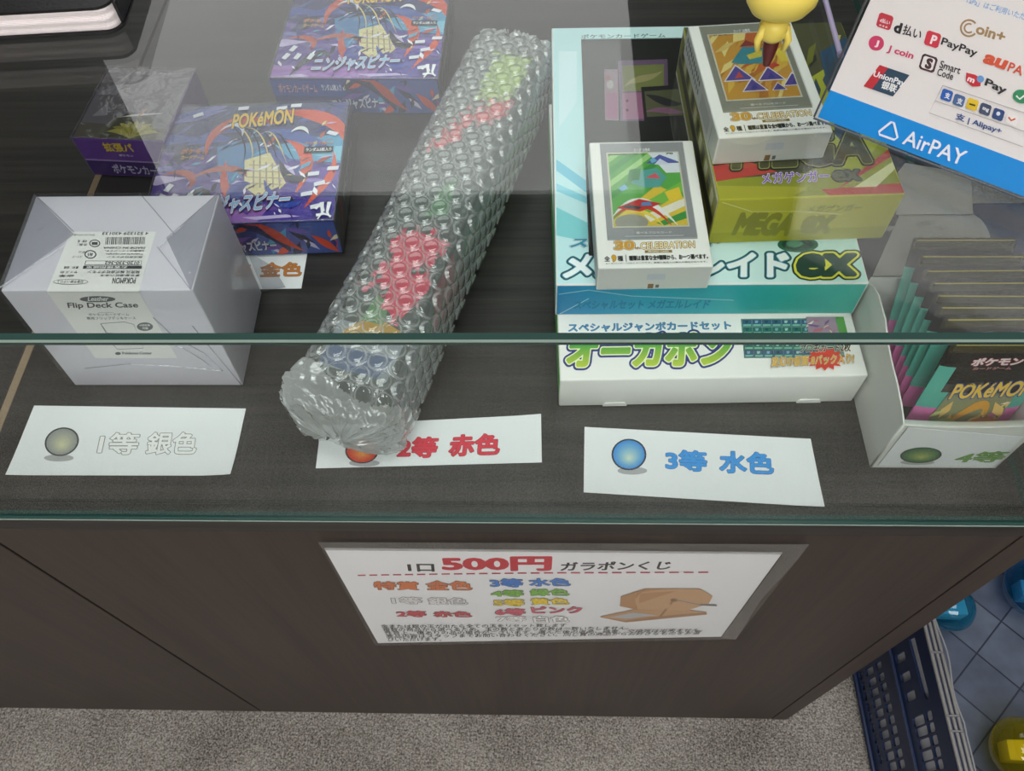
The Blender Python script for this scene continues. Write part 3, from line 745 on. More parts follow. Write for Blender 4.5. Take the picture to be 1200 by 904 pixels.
EDGEF = film('film seam', 'f2f2f4', .06, 2.5, .15, .12, 'ffffff', bump=.5, bscale=200)
def booster_box(label, fl, yaw):
    t, Q, T, mb = booster(label, fl, yaw)
    A, B = booster_art(face(Q, 4, 5, 7, T), face(Q, 0, 1, 4, T)); A.into(mb); B.into(mb)
    R_ = Print(face(Q, 1, 2, 5, T)); R_.map = lambda x, y: (x*.129, y*.0352)
    R_.rect(.02, .06, .98, .94, '4a4c50'); R_.swoosh((.1, .1), (.2, .5), (.25, .7), (.2, .9), .05, 'a8402e'); R_.text('ポケモンカードゲーム', (.3, .4), (.8, .4), (.3, .65), 'a9a9a9'); R_.into(mb)
    mb.build('carton', t)
    mb, R = film_box(Q, 'shrink_film', t, WRAP, .0011); wrap_edges([q+Vector((0, 0, .0012)) if i > 3 else q for i, q in enumerate(Q)], mb, EDGEF)
    mb.build('shrink_film', t)
p = atz(402.8, 297.5, 0); ya = 2.0
booster_box('purple booster box with red ribbons, right behind the white box', (p.x-.1405*math.cos(math.radians(ya)), p.y-.1405*math.sin(math.radians(ya)), .0009), ya)
p = atz(518, 134, 0); ya = -1.6
booster_box('farther purple booster box, beside the far end of the bubble roll', (p.x-.1405*math.cos(math.radians(ya)), p.y-.1405*math.sin(math.radians(ya)), .0002), ya)

def lilac_box():
    p = atz(111, 206, 0); w, d, h = .0745, .086, .0385
    t, Q, T = boxthing('booster_box', 'small purple card box with a greyish top, leftmost on the deck', 'card box', (p.x, p.y, .0008), -3.6, w, d, h, 'purple booster boxes on the deck')
    TOPC, FR = ink('6f6a72'), ink('5c3a82')
    mb = MB(); mb.hexa(Q, [FR, TOPC, FR, FR, FR, ink('66626a')], .0008)
    A = Print(face(Q, 4, 5, 7, T)); A.map = lambda x, y: (x*w, y*d)
    A.window([(.01, .01), (.99, .01), (.99, .99), (.01, .99)])
    A.poly([(.0, 0), (1, 0), (1, .16), (0, .22)], '5f5a50'); A.poly([(.28, 0), (.75, 0), (.8, .3), (.5, .38), (.34, .25)], '4f4f3c')
    for i in range(9):
        a = math.radians(15+i*19); A.swoosh((.62, .02), (.62+.1*math.cos(a), .1+.1*math.sin(a)), (.62+.2*math.cos(a), .1+.12*math.sin(a)), (.62+.28*math.cos(a), .06+.2*math.sin(a)), .06, '9a9440' if i % 2 else 'b3a94a')
    A.swoosh((.42, .3), (.55, .34), (.7, .35), (.85, .37), .03, 'd5d5d8'); A.swoosh((.6, .3), (.62, .35), (.64, .4), (.66, .44), .03, 'c0794a')
    A.poly([(.04, .6), (.3, .95), (.25, .6)], '8a8790'); A.poly([(.1, .3), (.2, .5), (.26, .32)], '8f8c96')
    A.text('強化拡張パック', (.35, .9), (.75, .9), (.35, .95), 'b8b4bc'); A.into(mb)
    B = Print(face(Q, 0, 1, 4, T)); B.map = lambda x, y: (x*w, y*h)
    B.poly([(.01, .03), (.99, .03), (.99, .40), (.01, .42)], '3d2a60'); B.poly([(.01, .42), (.99, .40), (.99, .44), (.01, .46)], '8d78a8')
    B.text('拡張パ', (.30, .68), (.62, .68), (.3, .92), 'c2a83c', .03, ((.02, '3a2440'),)); B.text('ポケモン', (.42, .56), (.58, .56), (.42, .62), 'c8c4d4')
    B.text('ポケモンカード151', (.26, .08), (.95, .06), (.26, .34), 'a9a0bc', .03, ((.02, '2a1c48'),)); B.into(mb)
    mb.build('carton', t)
    mb, R = film_box(Q, 'shrink_film', t, WRAP, .0011); wrap_edges([q+Vector((0, 0, .0012)) if i > 3 else q for i, q in enumerate(Q)], mb, EDGEF); mb.build('shrink_film', t)
lilac_box()

# --- stack: white set box, teal set box, yellow box, two promo boxes
def white_set():
    w, d, h = .1935, .262, .0322
    t, Q, T = boxthing('card_set_box', 'white card set box with green lettering, lowest of the stack', 'card box', (.0134, .0816, .0003), 1.25, w, d, h, 'boxes in the stack')
    GR = ink('62d052'); mb = MB(); mb.hexa(Q, [CARD, CARD, CARD, CARD, CARD, GR], .0012, 3)
    for u in (.3, 1.62):      # tuck tabs
        mb.slab([(u*w*.5, -.0008, .0005), (u*w*.5+.016, -.0008, .0005), (u*w*.5+.0145, -.0008, .004), (u*w*.5+.0015, -.0008, .004)], (0, 1, 0), .0008, CARD)
    A = Print(face(Q, 4, 5, 7, T))
    A.text('スペシャルジャンボカードセット', (666, 389.5), (857, 386.5), (666, 379.5), '4f8fb4', .02, ((.055, 'f4f6f4'), (.03, '22386a')))
    A.text('オーガポン', (662, 431.5), (856, 428.5), (668, 392), gradient('green yellow lettering', 1, ((0, 'e2e23c'), (.11, '2f9e3c'), (.2, 'a8dc3a'), (.25, 'e6e83c'))), .055, ((.095, '26387e'), (.035, 'eef2c0')))
    A.poly([(868, 374), (982, 373), (990, 419), (872, 420)], '6f8f84')
    rnd = random.Random(9)
    for r in range(5):
        for c in range(8):
            x, y = 870+c*11.5+r*.5, 375+r*9.2
            A.poly([(x, y), (x+10.6, y), (x+10.8, y+8), (x+.2, y+8)], '2f6c62' if r % 2 else '3c5f7c')
            A.poly([(x+1, y+5.4), (x+10, y+5.2), (x+10, y+7.4), (x+1, y+7.6)], '7ab8a0'); A.poly([(x+3, y+1), (x+7, y+1), (x+6, y+4), (x+3.4, y+4)], rnd.choice(['a8c8bc', '1f4a50', '88aac0']))
    A.poly([(944, 373), (982, 373), (985, 398), (948, 400)], 'a08898'); shards(A, (948, 375, 980, 396), 14, ['d8c8a8', '7a5a88', 'b86a7a', 'e8e0d0'], (3, 8), None, 4)
    A.poly([(978, 373), (988, 373), (994, 398), (984, 398)], '5f9a50')
    cx, cy = 966, 422; A.poly([(cx+(24 if i % 2 else 17)*math.cos(i*math.pi/14), cy+(14 if i % 2 else 10)*math.sin(i*math.pi/14)) for i in range(28)], 'd8402c')
    A.text('プロモカード2枚', (936, 415.5), (996, 413.5), (937, 405), '3a2a20', .03, ((.04, 'f8f4e4'),))
    A.text('変幻の仮面 8パック入り!', (903, 431.5), (1000, 427.5), (904, 419.5), 'd8a428', .03, ((.05, '33301f'), (.022, 'f8f4e4')))
    A.into(mb); mb.build('carton', t, 40)
white_set()

ZT = .0328
def teal_set():
    w, d, h = .1955, .262, .0320
    t, Q, T = boxthing('card_set_box', 'pale teal card set box with a big window, lying on the white set box', 'card box', (.0108, .1328, ZT), .2, w, d, h, 'boxes in the stack')
    TOPM = gradient('pale teal print', 0, ((0, 'bfe6ea'), (.45, 'd2eeee'), (1, 'c4ebe0')))
    FRM = gradient('teal front print', 0, ((0, '1a86bc'), (.3, '1c9cbc'), (.75, '2fb0a6'), (1, '55bcae')))
    mb = MB(); mb.hexa(Q, [CARD, TOPM, FRM, ink('7cc4b4'), TOPM, ink('8fd0d4')], .001, 3)
    top = face(Q, 4, 5, 7, T); A = Print(top)
    ev = lambda L, c: A.poly(L, c)
    ev([(652, 187), (690, 214), (690, 228), (652, 200)], '7cc8de'); ev([(652, 215), (690, 232), (690, 240), (652, 224)], '8fd2e2'); ev([(652, 243), (690, 262), (690, 284), (652, 276)], '86d0d6')
    ev([(655, 60), (676, 60), (676, 120), (655, 150)], 'cfe9ee')
    A.text('ポケモンカードゲーム', (681, 45.5), (780, 44), (681, 40.5), '6f7f80')
    A.text('スペシャルセット', (667, 291), (842, 290), (672, 279), '2f8ca8', .05, ((.05, '1f3f50'), (.03, 'e8f6f6')))
    A.text('メガエルレイド', (659, 326.5), (925, 325), (664, 296.5), 'f2fafa', .05, ((.085, '23565c'), (.025, '5fa8c8')))
    A.text('ex', (931, 326), (1004, 325), (934, 297), '2a4a42', .05, ((.075, '23382f'), (.04, 'e0e04a')))
    A.ell(935, 287, 24, 9, '2f6a50'); A.ell(935, 287, 19, 7, '1f4a3c'); A.ell(931, 286, 10, 4, '3f8a66')
    A.into(mb)
    F = Print(face(Q, 0, 1, 4, T))
    F.line([(655, 345), (690, 340), (740, 347), (860, 352)], 1, '8cc6d8'); F.line([(656, 368), (690, 350)], .9, 'a4d2de')
    F.text('スペシャルセット メガエルレイド', (672, 363), (830, 362), (673, 352), '2480a4', .04)
    for u in (.25, .72): F.rect(*(lambda x: (x, 370.5, x+20, 372.3))(652+u*350), '7fc2c0')
    F.into(mb)
    car = mb.build('carton', t, 40)
    # recessed display window with cards behind film
    mb = MB()
    wp = [(681, 47), (822, 45), (826, 300), (690, 300)]
    W = [top.px(*p) for p in wp]
    mb.slab([top.at(u, v, .0002) for u, v in W[::-1]], top.n, .0002, solid('window tray black', '2c2c2c', .5))
    P = Print(top, base=6e-4)
    P.poly([(708, 82), (724, 82), (725, 142), (709, 142)], 'b89aac'); P.poly([(710, 110), (724, 110), (724, 140), (711, 140)], 'c47aa8')
    P.poly([(724, 72), (782, 70), (784, 142), (727, 143)], '8a6f96'); P.poly([(729, 78), (778, 76), (778, 107), (730, 108)], '9aa060'); P.swoosh((732, 102), (745, 90), (760, 96), (776, 84), 8, 'c8c088')
    P.poly([(729, 110), (754, 109), (755, 140), (730, 141)], 'c685ac'); P.ell(735, 119, 1.5, 1.5, '6a2850'); P.ell(735, 130, 1.5, 1.5, '6a2850')
    P.poly([(751, 103), (800, 100), (804, 143), (755, 144)], '2d2a30'); P.poly([(755, 108), (797, 105), (800, 136), (758, 138)], '767858'); P.swoosh((757, 112), (770, 116), (785, 125), (800, 122), 9, '3a3a40'); P.swoosh((757, 132), (775, 126), (790, 134), (800, 132), 7, 'b07aa0')
    P.ell(715, 100, 4, 5, 'd8d0d4'); P.ell(712, 92, 3, 3, 'c87a88')
    P.into(mb); cards = mb.build('window_tray', car)
    tag(cards, 'dark window with trading cards')
    mb = MB(); mb.add([top.at(u, v, .0012) for u, v in W], [(0, 1, 2, 3)] if False else [(3, 2, 1, 0)], film('window film', 'd8d8d6', .05, 1.2, .03, .01)); mb.build('window_film', car)
teal_set()

ZM = .0652
def yellow_box():
    w, d, h = .1125, .17, .0395
    t, Q, T = boxthing('card_set_box', 'olive yellow and black card box lying on the teal box', 'card box', (.1094, .1662, ZM), 2.0, w, d, h, 'boxes in the stack')
    YE = ink('b9b434'); mb = MB(); mb.hexa(Q, [YE, ink('8f9430'), YE, ink('7a7c2c'), YE, ink('d9d8c8')], .0009)
    A = Print(face(Q, 4, 5, 7, T)); A.map = lambda x, y: (x*w, y*d)
    A.window([(.005, .004), (.995, .004), (.995, .996), (.005, .996)])
    A.poly([(0, .1), (.5, .12), (1, .3), (1, 1), (0, 1)], '4f4f38'); A.poly([(.5, .2), (.8, .12), (1, .3), (1, .8), (.6, .6)], 'a3a838')
    A.poly([(.0, .2), (.4, .16), (.5, .24), (.1, .3), (.0, .32)], '3a3430'); A.poly([(0, .09), (.35, .13), (.2, .19), (0, .17)], 'b5423a'); A.poly([(0, .25), (.2, .24), (.12, .3), (0, .31)], 'a8403a')
    A.poly([(.6, 0), (1, 0), (1, .055), (.56, .035)], 'b5402f'); A.poly([(.62, .02), (1, .19), (1, .23), (.8, .12)], 'b0483a'); A.poly([(.74, .04), (.86, .04), (1, .13), (1, .165)], 'd8d8a0')
    A.poly([(0, .004), (.4, .004), (.5, .05), (.0, .07)], 'a9a636'); A.poly([(.75, .35), (1, .5), (1, .9), (.8, .8)], '33506a')
    shards(A, (.05, .3, 1, .98), 26, ['2c2c28', '6f7030', 'b04a40', 'c8c46a', '3b4a58'], (.04, .16), 60, 8)
    A.window(None)
    A.text('MEGA', (.10, .145), (.88, .155), (.16, .34), '4a4a32', .04, ((.05, '24241e'), (.02, '8c8c50')))
    A.text('メガゲンガー', (.25, .068), (.62, .072), (.255, .125), '8a64b0', .03, ((.055, '3a2c44'), (.03, 'f4f0f8'))); A.text('ex', (.635, .068), (.79, .072), (.645, .125), '5c5c40', .04, ((.045, '2a2a22'),))
    A.into(mb)
    F = Print(face(Q, 0, 1, 4, T)); F.map = lambda x, y: (x*w, y*h)
    F.poly([(.01, .02), (.99, .02), (.99, .3), (.01, .25)], 'aaa62c')
    F.text('MEGA', (.12, .18), (.45, .12), (.14, .72), '8c8a2a', .07); F.text('ex', (.5, .15), (.68, .15), (.5, .6), '94922c', .06); F.text('メガゲンガー', (.5, .66), (.8, .66), (.5, .82), '8f8d2c', .04)
    F.line([(.02, .95), (.2, .72), (.45, .7), (.7, .6)], .012, 'd6d488'); F.into(mb)
    L = Print(face(Q, 3, 0, 7, T)); L.map = lambda x, y: (x*d, y*h)
    L.rect(.01, .1, .99, .9, '8a8a3a'); L.rect(.02, .3, .98, .5, '3a3a30')
    for i in range(12): L.rect(.06+i*.075, .55, .11+i*.075, .8, 'c9c7a0' if i % 2 else '4a4a3a')
    L.into(mb); mb.build('carton', t)
yellow_box()

def promo(label, fl, yaw, art, tint):
    w, d, h = .0695, .1098, .0214
    t, Q, T = boxthing('promo_box', label, 'card box', fl, yaw, w, d, h, 'white promo card boxes')
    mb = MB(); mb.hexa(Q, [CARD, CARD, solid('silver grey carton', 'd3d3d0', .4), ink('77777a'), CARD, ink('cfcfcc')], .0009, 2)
    top = face(Q, 4, 5, 7, T); A = Print(top, lambda x, y: (x*w, y*d))
    A.rect(.10, .20, .90, .985, tint)
    A.text('カード 30周年', (.42, .905), (.58, .905), (.42, .94), 'f2f2f0', .03, ((.05, '55565a'),))
    A.text('選べるプロモカード', (.36, .245), (.68, .245), (.36, .262), 'dddddd')
    A.line([(.26, .228), (.78, .228)], .004, 'dddddd')
    # lettering band
    A.text('30', (.155, .128), (.335, .128), (.16, .195), 'c9953a', .05, ((.055, '5b3a1c'), (.025, 'f4e8c4')))
    A.text('th', (.335, .13), (.385, .13), (.335, .15), '8a6030', .04)
    A.text('CELEBRATION', (.385, .13), (.865, .135), (.39, .18), 'f0dca8', .02, ((.05, '4f3018'), (.02, '8a5c30')))
    A.rect(.42, .102, .66, .122, '8a7040'); A.text('PROMO CARD', (.45, .106), (.63, .106), (.45, .118), 'f2e6c4')
    A.text('全', (.06, .045), (.11, .045), (.06, .085), '2c2c2c', .03); A.text('9', (.125, .042), (.165, .042), (.125, .092), 'd8a42c', .08, ((.04, '4a3a1c'),)); A.text('種', (.175, .045), (.225, .045), (.175, .085), '2c2c2c', .03)
    A.line([(.25, .04), (.25, .092)], .006, '2c2c2c'); A.text('種類は豊富な全9種類から、お一つ選べます。', (.275, .047), (.965, .052), (.275, .085), '2c2c2c', .05)
    A.text('※このパッケージはイメージです。実際の商品とは異なる場合があります。', (.07, .024), (.95, .026), (.07, .036), '55555a', .02)
    A.into(mb)
    F = Print(face(Q, 0, 1, 4, T), lambda x, y: (x*w, y*h))
    F.rect(.46, .05, .51, .26, '8a6a48'); F.rect(.53, .08, .56, .22, '6a6a6a'); F.rect(.44, .45, .6, .7, 'c3c8d2')
    F.line([(.1, .02), (.1, .06), (.42, .06), (.42, .02)], .01, 'a9a9a6'); F.into(mb)
    L = Print(face(Q, 3, 0, 7, T), lambda x, y: (x*d, y*h))
    for i in range(10): L.ell(.06+i*.045, .7, .014, .10, '55565a'); L.ell(.06+i*.045, .4, .014, .10, '77787c')
    L.rect(.55, .2, .8, .75, 'b9b9b6'); L.line([(.86, .2), (.86, .8)], .006, '888888'); L.into(mb)
    body = mb.build('carton', t)
    mb = MB(); C = Print(top, lambda x, y: (x*w, y*d), base=5.5e-4)
    c0 = [top.at(x*w, y*d, .0003) for x, y in ((.155, .29), (.845, .29), (.845, .90), (.155, .90))]
    mb.slab(c0, top.n, .0002, solid('card stock', 'd8d4c0', .35)); art(C); C.into(mb); tag(mb.build('trading_card', body), 'illustrated card behind the window')
    mb = MB(); mb.add([top.at(x*w, y*d, .0016) for x, y in ((.10, .20), (.90, .20), (.90, .985), (.10, .985))], [(0, 1, 2, 3)], film('promo window', 'f4f4f4', .05, 1.0, .04, .015, bump=.04, bscale=20)); mb.build('window_film', body)
    return t
def art_green(C):
    C.window([(.17, .30), (.83, .30), (.83, .89), (.17, .89)])
    C.rect(.1, .2, .9, .95, '5cb04a')
    for i in range(6): C.poly([(.15, .5+.1*i), (.15, .55+.1*i), (.62, .95+.1*i-.12), (.62, .9+.1*i-.12)], 'a6d884' if i % 2 else '3f9a44')
    C.poly([(.5, .95), (.9, .95), (.9, .72), (.7, .72)], 'e8eef4'); C.poly([(.52, .80), (.66, .875), (.86, .80)], '5560a8'); C.poly([(.6, .79), (.66, .84), (.75, .79)], 'd5dcf0')
    C.poly([(.17, .35), (.6, .62), (.86, .5), (.86, .3), (.17, .3)], 'e6c840'); C.poly([(.4, .45), (.86, .66), (.86, .58), (.5, .40)], '7cc04a'); C.poly([(.45, .38), (.86, .52), (.86, .46), (.5, .33)], 'f4f0dc'); C.poly([(.55, .32), (.86, .42), (.86, .36), (.62, .3)], '3f9a44')
    C.swoosh((.17, .38), (.35, .56), (.55, .52), (.74, .30), .05, 'f2f2ee'); C.swoosh((.17, .36), (.35, .52), (.55, .48), (.70, .28), .035, 'd8402e'); C.swoosh((.17, .33), (.33, .47), (.5, .43), (.63, .28), .03, 'f0d850'); C.ell(.33, .33, .15, .06, '9a9a8c')
    C.poly([(.20, .44), (.42, .41), (.62, .47), (.42, .51)], 'c8332c'); C.poly([(.26, .445), (.40, .425), (.44, .445), (.31, .465)], '3c4048'); C.poly([(.43, .455), (.53, .455), (.52, .485), (.44, .48)], '5a8ac0')
    C.poly([(.36, .64), (.46, .74), (.62, .76), (.70, .68), (.62, .60), (.48, .60)], '58a8a0'); C.poly([(.33, .66), (.44, .66), (.47, .76), (.36, .75)], '3f8a50'); C.poly([(.50, .68), (.64, .67), (.60, .72)], 'd8606a')
    C.poly([(.24, .60), (.30, .63), (.33, .60), (.27, .57)], '78b8dc'); C.poly([(.56, .83), (.6, .85), (.63, .82), (.58, .80)], '78b8dc'); C.poly([(.66, .56), (.80, .6), (.82, .50), (.7, .48)], 'f0d038')
    C.rect(.17, .875, .35, .885, '4a5a3c'); C.window(None)
    C.text('ポケモン', (.30, .872), (.52, .872), (.30, .888), '33402c'); C.text('70', (.72, .872), (.79, .872), (.72, .888), '33402c', .04)
def art_orange(C):
    C.window([(.17, .30), (.83, .30), (.83, .89), (.17, .89)])
    C.rect(.1, .2, .9, .95, 'cf9a3c'); shards(C, (.17, .3, .83, .89), 34, ['e0b84a', 'b87830', 'f0dc8c', 'c86a34', 'd8c070'], (.05, .2), 40, 12)
    C.poly([(.3, .62), (.45, .76), (.66, .74), (.72, .66), (.6, .60), (.4, .60)], '3f8a98'); C.poly([(.46, .68), (.62, .72), (.6, .66), (.48, .64)], 'd8c84a'); C.poly([(.42, .76), (.5, .82), (.6, .77)], '8c3a34')
    for cx, cy, s in ((.33, .52, .15), (.62, .50, .13), (.44, .41, .12), (.82, .44, .12), (.66, .385, .07)):
        C.poly([(cx-s, cy-s*.45), (cx+s, cy-s*.45), (cx, cy+s*.55)], 'e8e4ec'); C.poly([(cx-s*.86, cy-s*.39), (cx+s*.86, cy-s*.39), (cx, cy+s*.44)], '5a4c98'); C.poly([(cx-s*.3, cy-s*.3), (cx+s*.3, cy-s*.25), (cx+s*.1, cy+s*.1)], 'c0504a' if cx < .4 else '40408c')
    C.poly([(.6, .57), (.7, .6), (.74, .57), (.66, .55)], 'c84a34'); C.poly([(.72, .72), (.84, .74), (.84, .6), (.76, .6)], 'e8cf4a')
    C.window(None); C.text('ポケモン', (.2, .872), (.4, .872), (.2, .888), '4a3a1c')
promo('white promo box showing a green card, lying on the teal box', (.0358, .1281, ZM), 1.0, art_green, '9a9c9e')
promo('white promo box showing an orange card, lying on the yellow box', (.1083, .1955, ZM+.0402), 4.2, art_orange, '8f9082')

# ------------------------------------------------------------------ carton of packs
def curve_slab(name, outline, th, M, mat, parent, holes=()):
    """flat board cut to outline (u, v), with holes and real thickness; M maps (u, v, w) to place"""
    c = bpy.data.curves.new('c', 'CURVE'); c.dimensions = '2D'; c.fill_mode = 'BOTH'; c.extrude = th/2; c.resolution_u = 1
    for loop in [outline]+list(holes):
        s = c.splines.new('POLY'); s.points.add(len(loop)-1); s.use_cyclic_u = True
        for q, p in zip(s.points, loop): q.co = (p[0], p[1], 0, 1)
    o = bpy.data.objects.new('c', c); COL.objects.link(o); bpy.context.view_layer.update()
    me = bpy.data.meshes.new_from_object(o); bpy.data.objects.remove(o)
    me.transform(M); me.materials.clear(); me.materials.append(mat); me.name = name
    ob = bpy.data.objects.new(name, me); COL.objects.link(ob); ob.parent = parent
    return ob
def pack_tray():
    x0, x1, y0, y1 = .2085, .2862, .0375, .1405
    t = thing('pack_carton', 'open white display carton holding a row of card packs', 'carton', (x0, y0, .0003))
    BD = solid('white carton board', 'dcdcd6', .5)
    W, D = x1-x0, y1-y0
    side = [(0, 0), (D, 0), (D, .057), (D-.008, .063), (.085, .0665), (.066, .0665), (.052, .062), (.040, .0605), (.025, .0602), (.012, .0585), (.004, .0565), (0, .055)]
    Myz = Matrix(((0, 0, 1, 0), (1, 0, 0, 0), (0, 1, 0, 0), (0, 0, 0, 1)))
    curve_slab('side_wall', side, .0009, Matrix.Translation((.0005, 0, 0)) @ Myz, BD, t)
    curve_slab('side_wall', side, .0009, Matrix.Translation((W-.0005, 0, 0)) @ Myz, BD, t)
    mb = MB(); mb.box(.001, W-.001, .001, D-.001, 0, .0008, BD, 0); mb.build('base', t)
    mb = MB(); mb.box(.001, W-.001, D-.001, D, 0, .062, BD, 0); mb.build('back_wall', t)
    # front wall with a dished double edge
    fo = [(0, 0), (W, 0), (W, .055)]+[(W*(1-i/14), .055-.003*math.sin(math.pi*i/14)) for i in range(1, 14)]+[(0, .055)]
    Mxz = Matrix(((1, 0, 0, 0), (0, 0, -1, 0), (0, 1, 0, 0), (0, 0, 0, 1)))
    curve_slab('front_wall', fo, .0009, Matrix.Translation((0, .0005, 0)) @ Mxz, BD, t)
    mb = MB(); n = 14
    prof = [(.0008, .0), (.0045, -.0015), (.0075, -.006), (.0085, -.016)]
    vs = []
    for i in range(n+1):
        u = i/n; z = .055-.003*math.sin(math.pi*u)
        for (dy, dz) in prof: vs.append((.001+(W-.002)*u, dy, z+dz))
    k = len(prof); mb.add(vs, [(i*k+j, (i+1)*k+j, (i+1)*k+j+1, i*k+j+1) for i in range(n) for j in range(k-1)], BD)
    mb.build('folded_rim', t, 60)
    # printed side and paper label
    T = mat_of(t); pl = Pl((0, -.0006, 0), (1, 0, 0), (0, 0, 1), T); mb = MB()
    mb.slab([pl.at(*pl.px(*p), 0) for p in ((1029, 545.5), (1163, 547.5), (1199, 512), (1064, 501))], pl.n, .0003, PAPER)
    P = Print(pl, base=4e-4); P.ell(1075, 541.5, 20, 3, 'b5b5b0'); ball(P, 1079, 533, 24.5, 9.2, blend('3f6f4a', 'b8bc6a', 9), '2c3a30', -3)
    P.text('4等', (1115, 542.5), (1171, 541), (1127, 529.5), '6fa04a', .02, ((.012, '55703c'),)); P.into(mb)
    tag(mb.build('paper_label', t), 'white paper label printed with a green ball and 4等')
    # lid flaps folded down behind
    lz = .064; Ti = T.inverted(); GB_SHADE = solid('shade grey carton board', '837f79', .6); mb = MB()  # flap board colour darkened to carry the shade behind the packs
    lp = lambda x, y, z: Ti @ atz(x, y, z)
    mb.slab([lp(*p, lz) for p in ((1022, 324), (1066, 324), (1160, 318), (1163, 295), (1161, 281), (1156, 268), (1149, 258), (1140, 252), (1054, 252))], (0, 0, 1), .0008, GB_SHADE)
    mb.slab([lp(*p, lz+.002) for p in ((1050, 252.6), (1140, 251.6), (1138, 225), (1137, 205), (1060, 192), (1050, 205))], (0, 0, 1), .0008, GB_SHADE)
    A = Print(Pl(lp(1022, 324, lz+.0008), (1, 0, 0), (0, 1, 0), T)); 
    for (x, y, w_, h_) in ((1040, 268, 16, 4), (1085, 262, 20, 4), (1060, 300, 14, 5), (1102, 268, 6, 4)): A.ell(x, y, w_*.6, h_*.8, '77736d', -8)
    A.into(mb)
    tag(mb.build('lid_flap', t), 'shade-toned grey lid flaps folded down behind')
    return t
pack_tray()
# card packs: one built, the rest copied
def make_pack():
    t = thing('card_pack', 'x', 'card pack', (0, 0, 0), 0, 'foil card packs in the carton')
    w, h = .0612, .098; n, k = 14, 26
    def th(u, v):  # pillow half thickness
        e = min(1, max(0, (v-.07)/.1))*min(1, max(0, (.94-v)/.1)); return .0003+.0021*e**.6*(math.sin(math.pi*min(max(u, 0), 1))**.4 if 0 < u < 1 else 0)
    TEAL, PINK, BLK, GOLD = foil('5cc0ae'), foil('ea80c0'), foil('1b1814', .2), foil('39341c', .25)
    def mat(u, v):
        if v > .93: return GOLD
        if v > .80: return BLK
        if u < .14 or u > .86: return TEAL if v > .42 else PINK if v > .22 else BLK
        if v > .56: return foil('3a3830') if v < .66 else BLK
        if v < .1: return BLK
        return TEAL if u < .22 and v > .42 else PINK if u < .2 else foil('7f8a78')
    mb = MB()
    for s_ in (-1, 1):
        vs = []
        for j in range(k+1):
            for i in range(n+1):
                u, v = i/n, j/k; zig = (.0006 if (i % 2) else 0) if j in (0, k) else 0
                vs.append((u*w, s_*th(u, v) + (.0003*math.sin(v*60) if v > .93 or v < .06 else 0), v*h+(zig if j == k else -zig)))
        fs = []; ms = []
        for j in range(k):
            for i in range(n):
                q = (j*(n+1)+i, j*(n+1)+i+1, (j+1)*(n+1)+i+1, (j+1)*(n+1)+i)
                fs.append(q if s_ < 0 else q[::-1]); ms.append(mat((i+.5)/n, (j+.5)/k))
        mb.add(vs, fs, ms)
    pl = Pl((0, -.0026, 0), (1, 0, 0), (0, 0, 1)); P = Print(pl, lambda x, y: (x*w, y*h), base=0, step=1.2e-5)
    P.poly([(.16, .14), (.84, .14), (.84, .56), (.22, .56)], '8c8f6a'); P.window([(.15, .12), (.85, .12), (.85, .62), (.2, .62)])
    rnd = random.Random(2)
    for i in range(26):
        cx, cy = rnd.uniform(.18, .85), rnd.uniform(.14, .5); L = rnd.uniform(.05, .16); a = rnd.uniform(0, 3.1); c, s = math.cos(a), math.sin(a)
        P.poly([(cx+u*c-v*s, cy+(u*s+v*c)*.7) for u, v in ((-L, 0), (0, -L*.35), (L, 0), (0, L*.35))], rnd.choice(['e8b850', 'c8d080', 'f4e8d0', '6fa07a', 'c87aa0', 'a05a7a', '5f8a68', 'f0c878', 'e8c070']))
    P.swoosh((.3, .18), (.55, .5), (.62, .55), (.7, .35), .09, 'dca03c'); P.swoosh((.45, .15), (.6, .3), (.75, .35), (.86, .28), .08, 'c9783c'); P.swoosh((.2, .25), (.3, .34), (.45, .3), (.5, .22), .06, 'a8b06a')
    P.window(None)
    P.text('POKéMON', (.24, .52), (.97, .56), (.23, .67), 'f0c63c', .03, ((.045, '2f4f9c'),))
    P.text('ポケモン', (.24, .835), (.68, .845), (.235, .905), 'f0e0e0', .05, ((.05, 'a83a48'),)); P.text('カードゲーム', (.28, .80), (.62, .805), (.28, .825), 'c98a8c', .04)
    P.text('拡張パック', (.3, .66), (.7, .665), (.3, .69), '2a2a24', .03)
    P.into(mb); body = mb.build('wrapper', t, 50)
    mb = MB()
    for j in range(7): mb.box(.002, w-.002, -.0011, .0011, h*(.942+.008*j), h*(.944+.008*j), foil('d8c45c') if j == 6 else foil('57502c'), 0)
    mb.build('crimped_seal', body)
    return t
def copy_tree(o, parent=None):
    c = o.copy(); COL.objects.link(c); c.parent = parent
    for ch in list(o.children): copy_tree(ch, c)
    return c
pk = make_pack(); NP = 8
PY = [.0520, .0640, .0702, .0764, .0826, .0890, .0965, .1060]; PA = [6, 9, 10.5, 12, 14, 16, 19, 22]
names = ['front', 'second', 'third', 'fourth', 'fifth', 'sixth', 'seventh', 'eighth', 'ninth']
for i in range(NP):
    o = pk if i == 0 else copy_tree(pk)
    f = i/(NP-1)
    o.location = (.2230+.0005*math.sin(i*2.1), PY[i], .0048)
    o.rotation_euler = (math.radians(-PA[i]), 0, math.radians(0.5*math.sin(i*1.7)))
    if i == 0: o['label'] = 'teal and black foil card pack at the front of the carton'
    elif i == NP-1: o['label'] = 'rearmost teal and black foil card pack in the carton'
    else: o['label'] = '%s teal and black foil card pack from the carton front' % names[i]

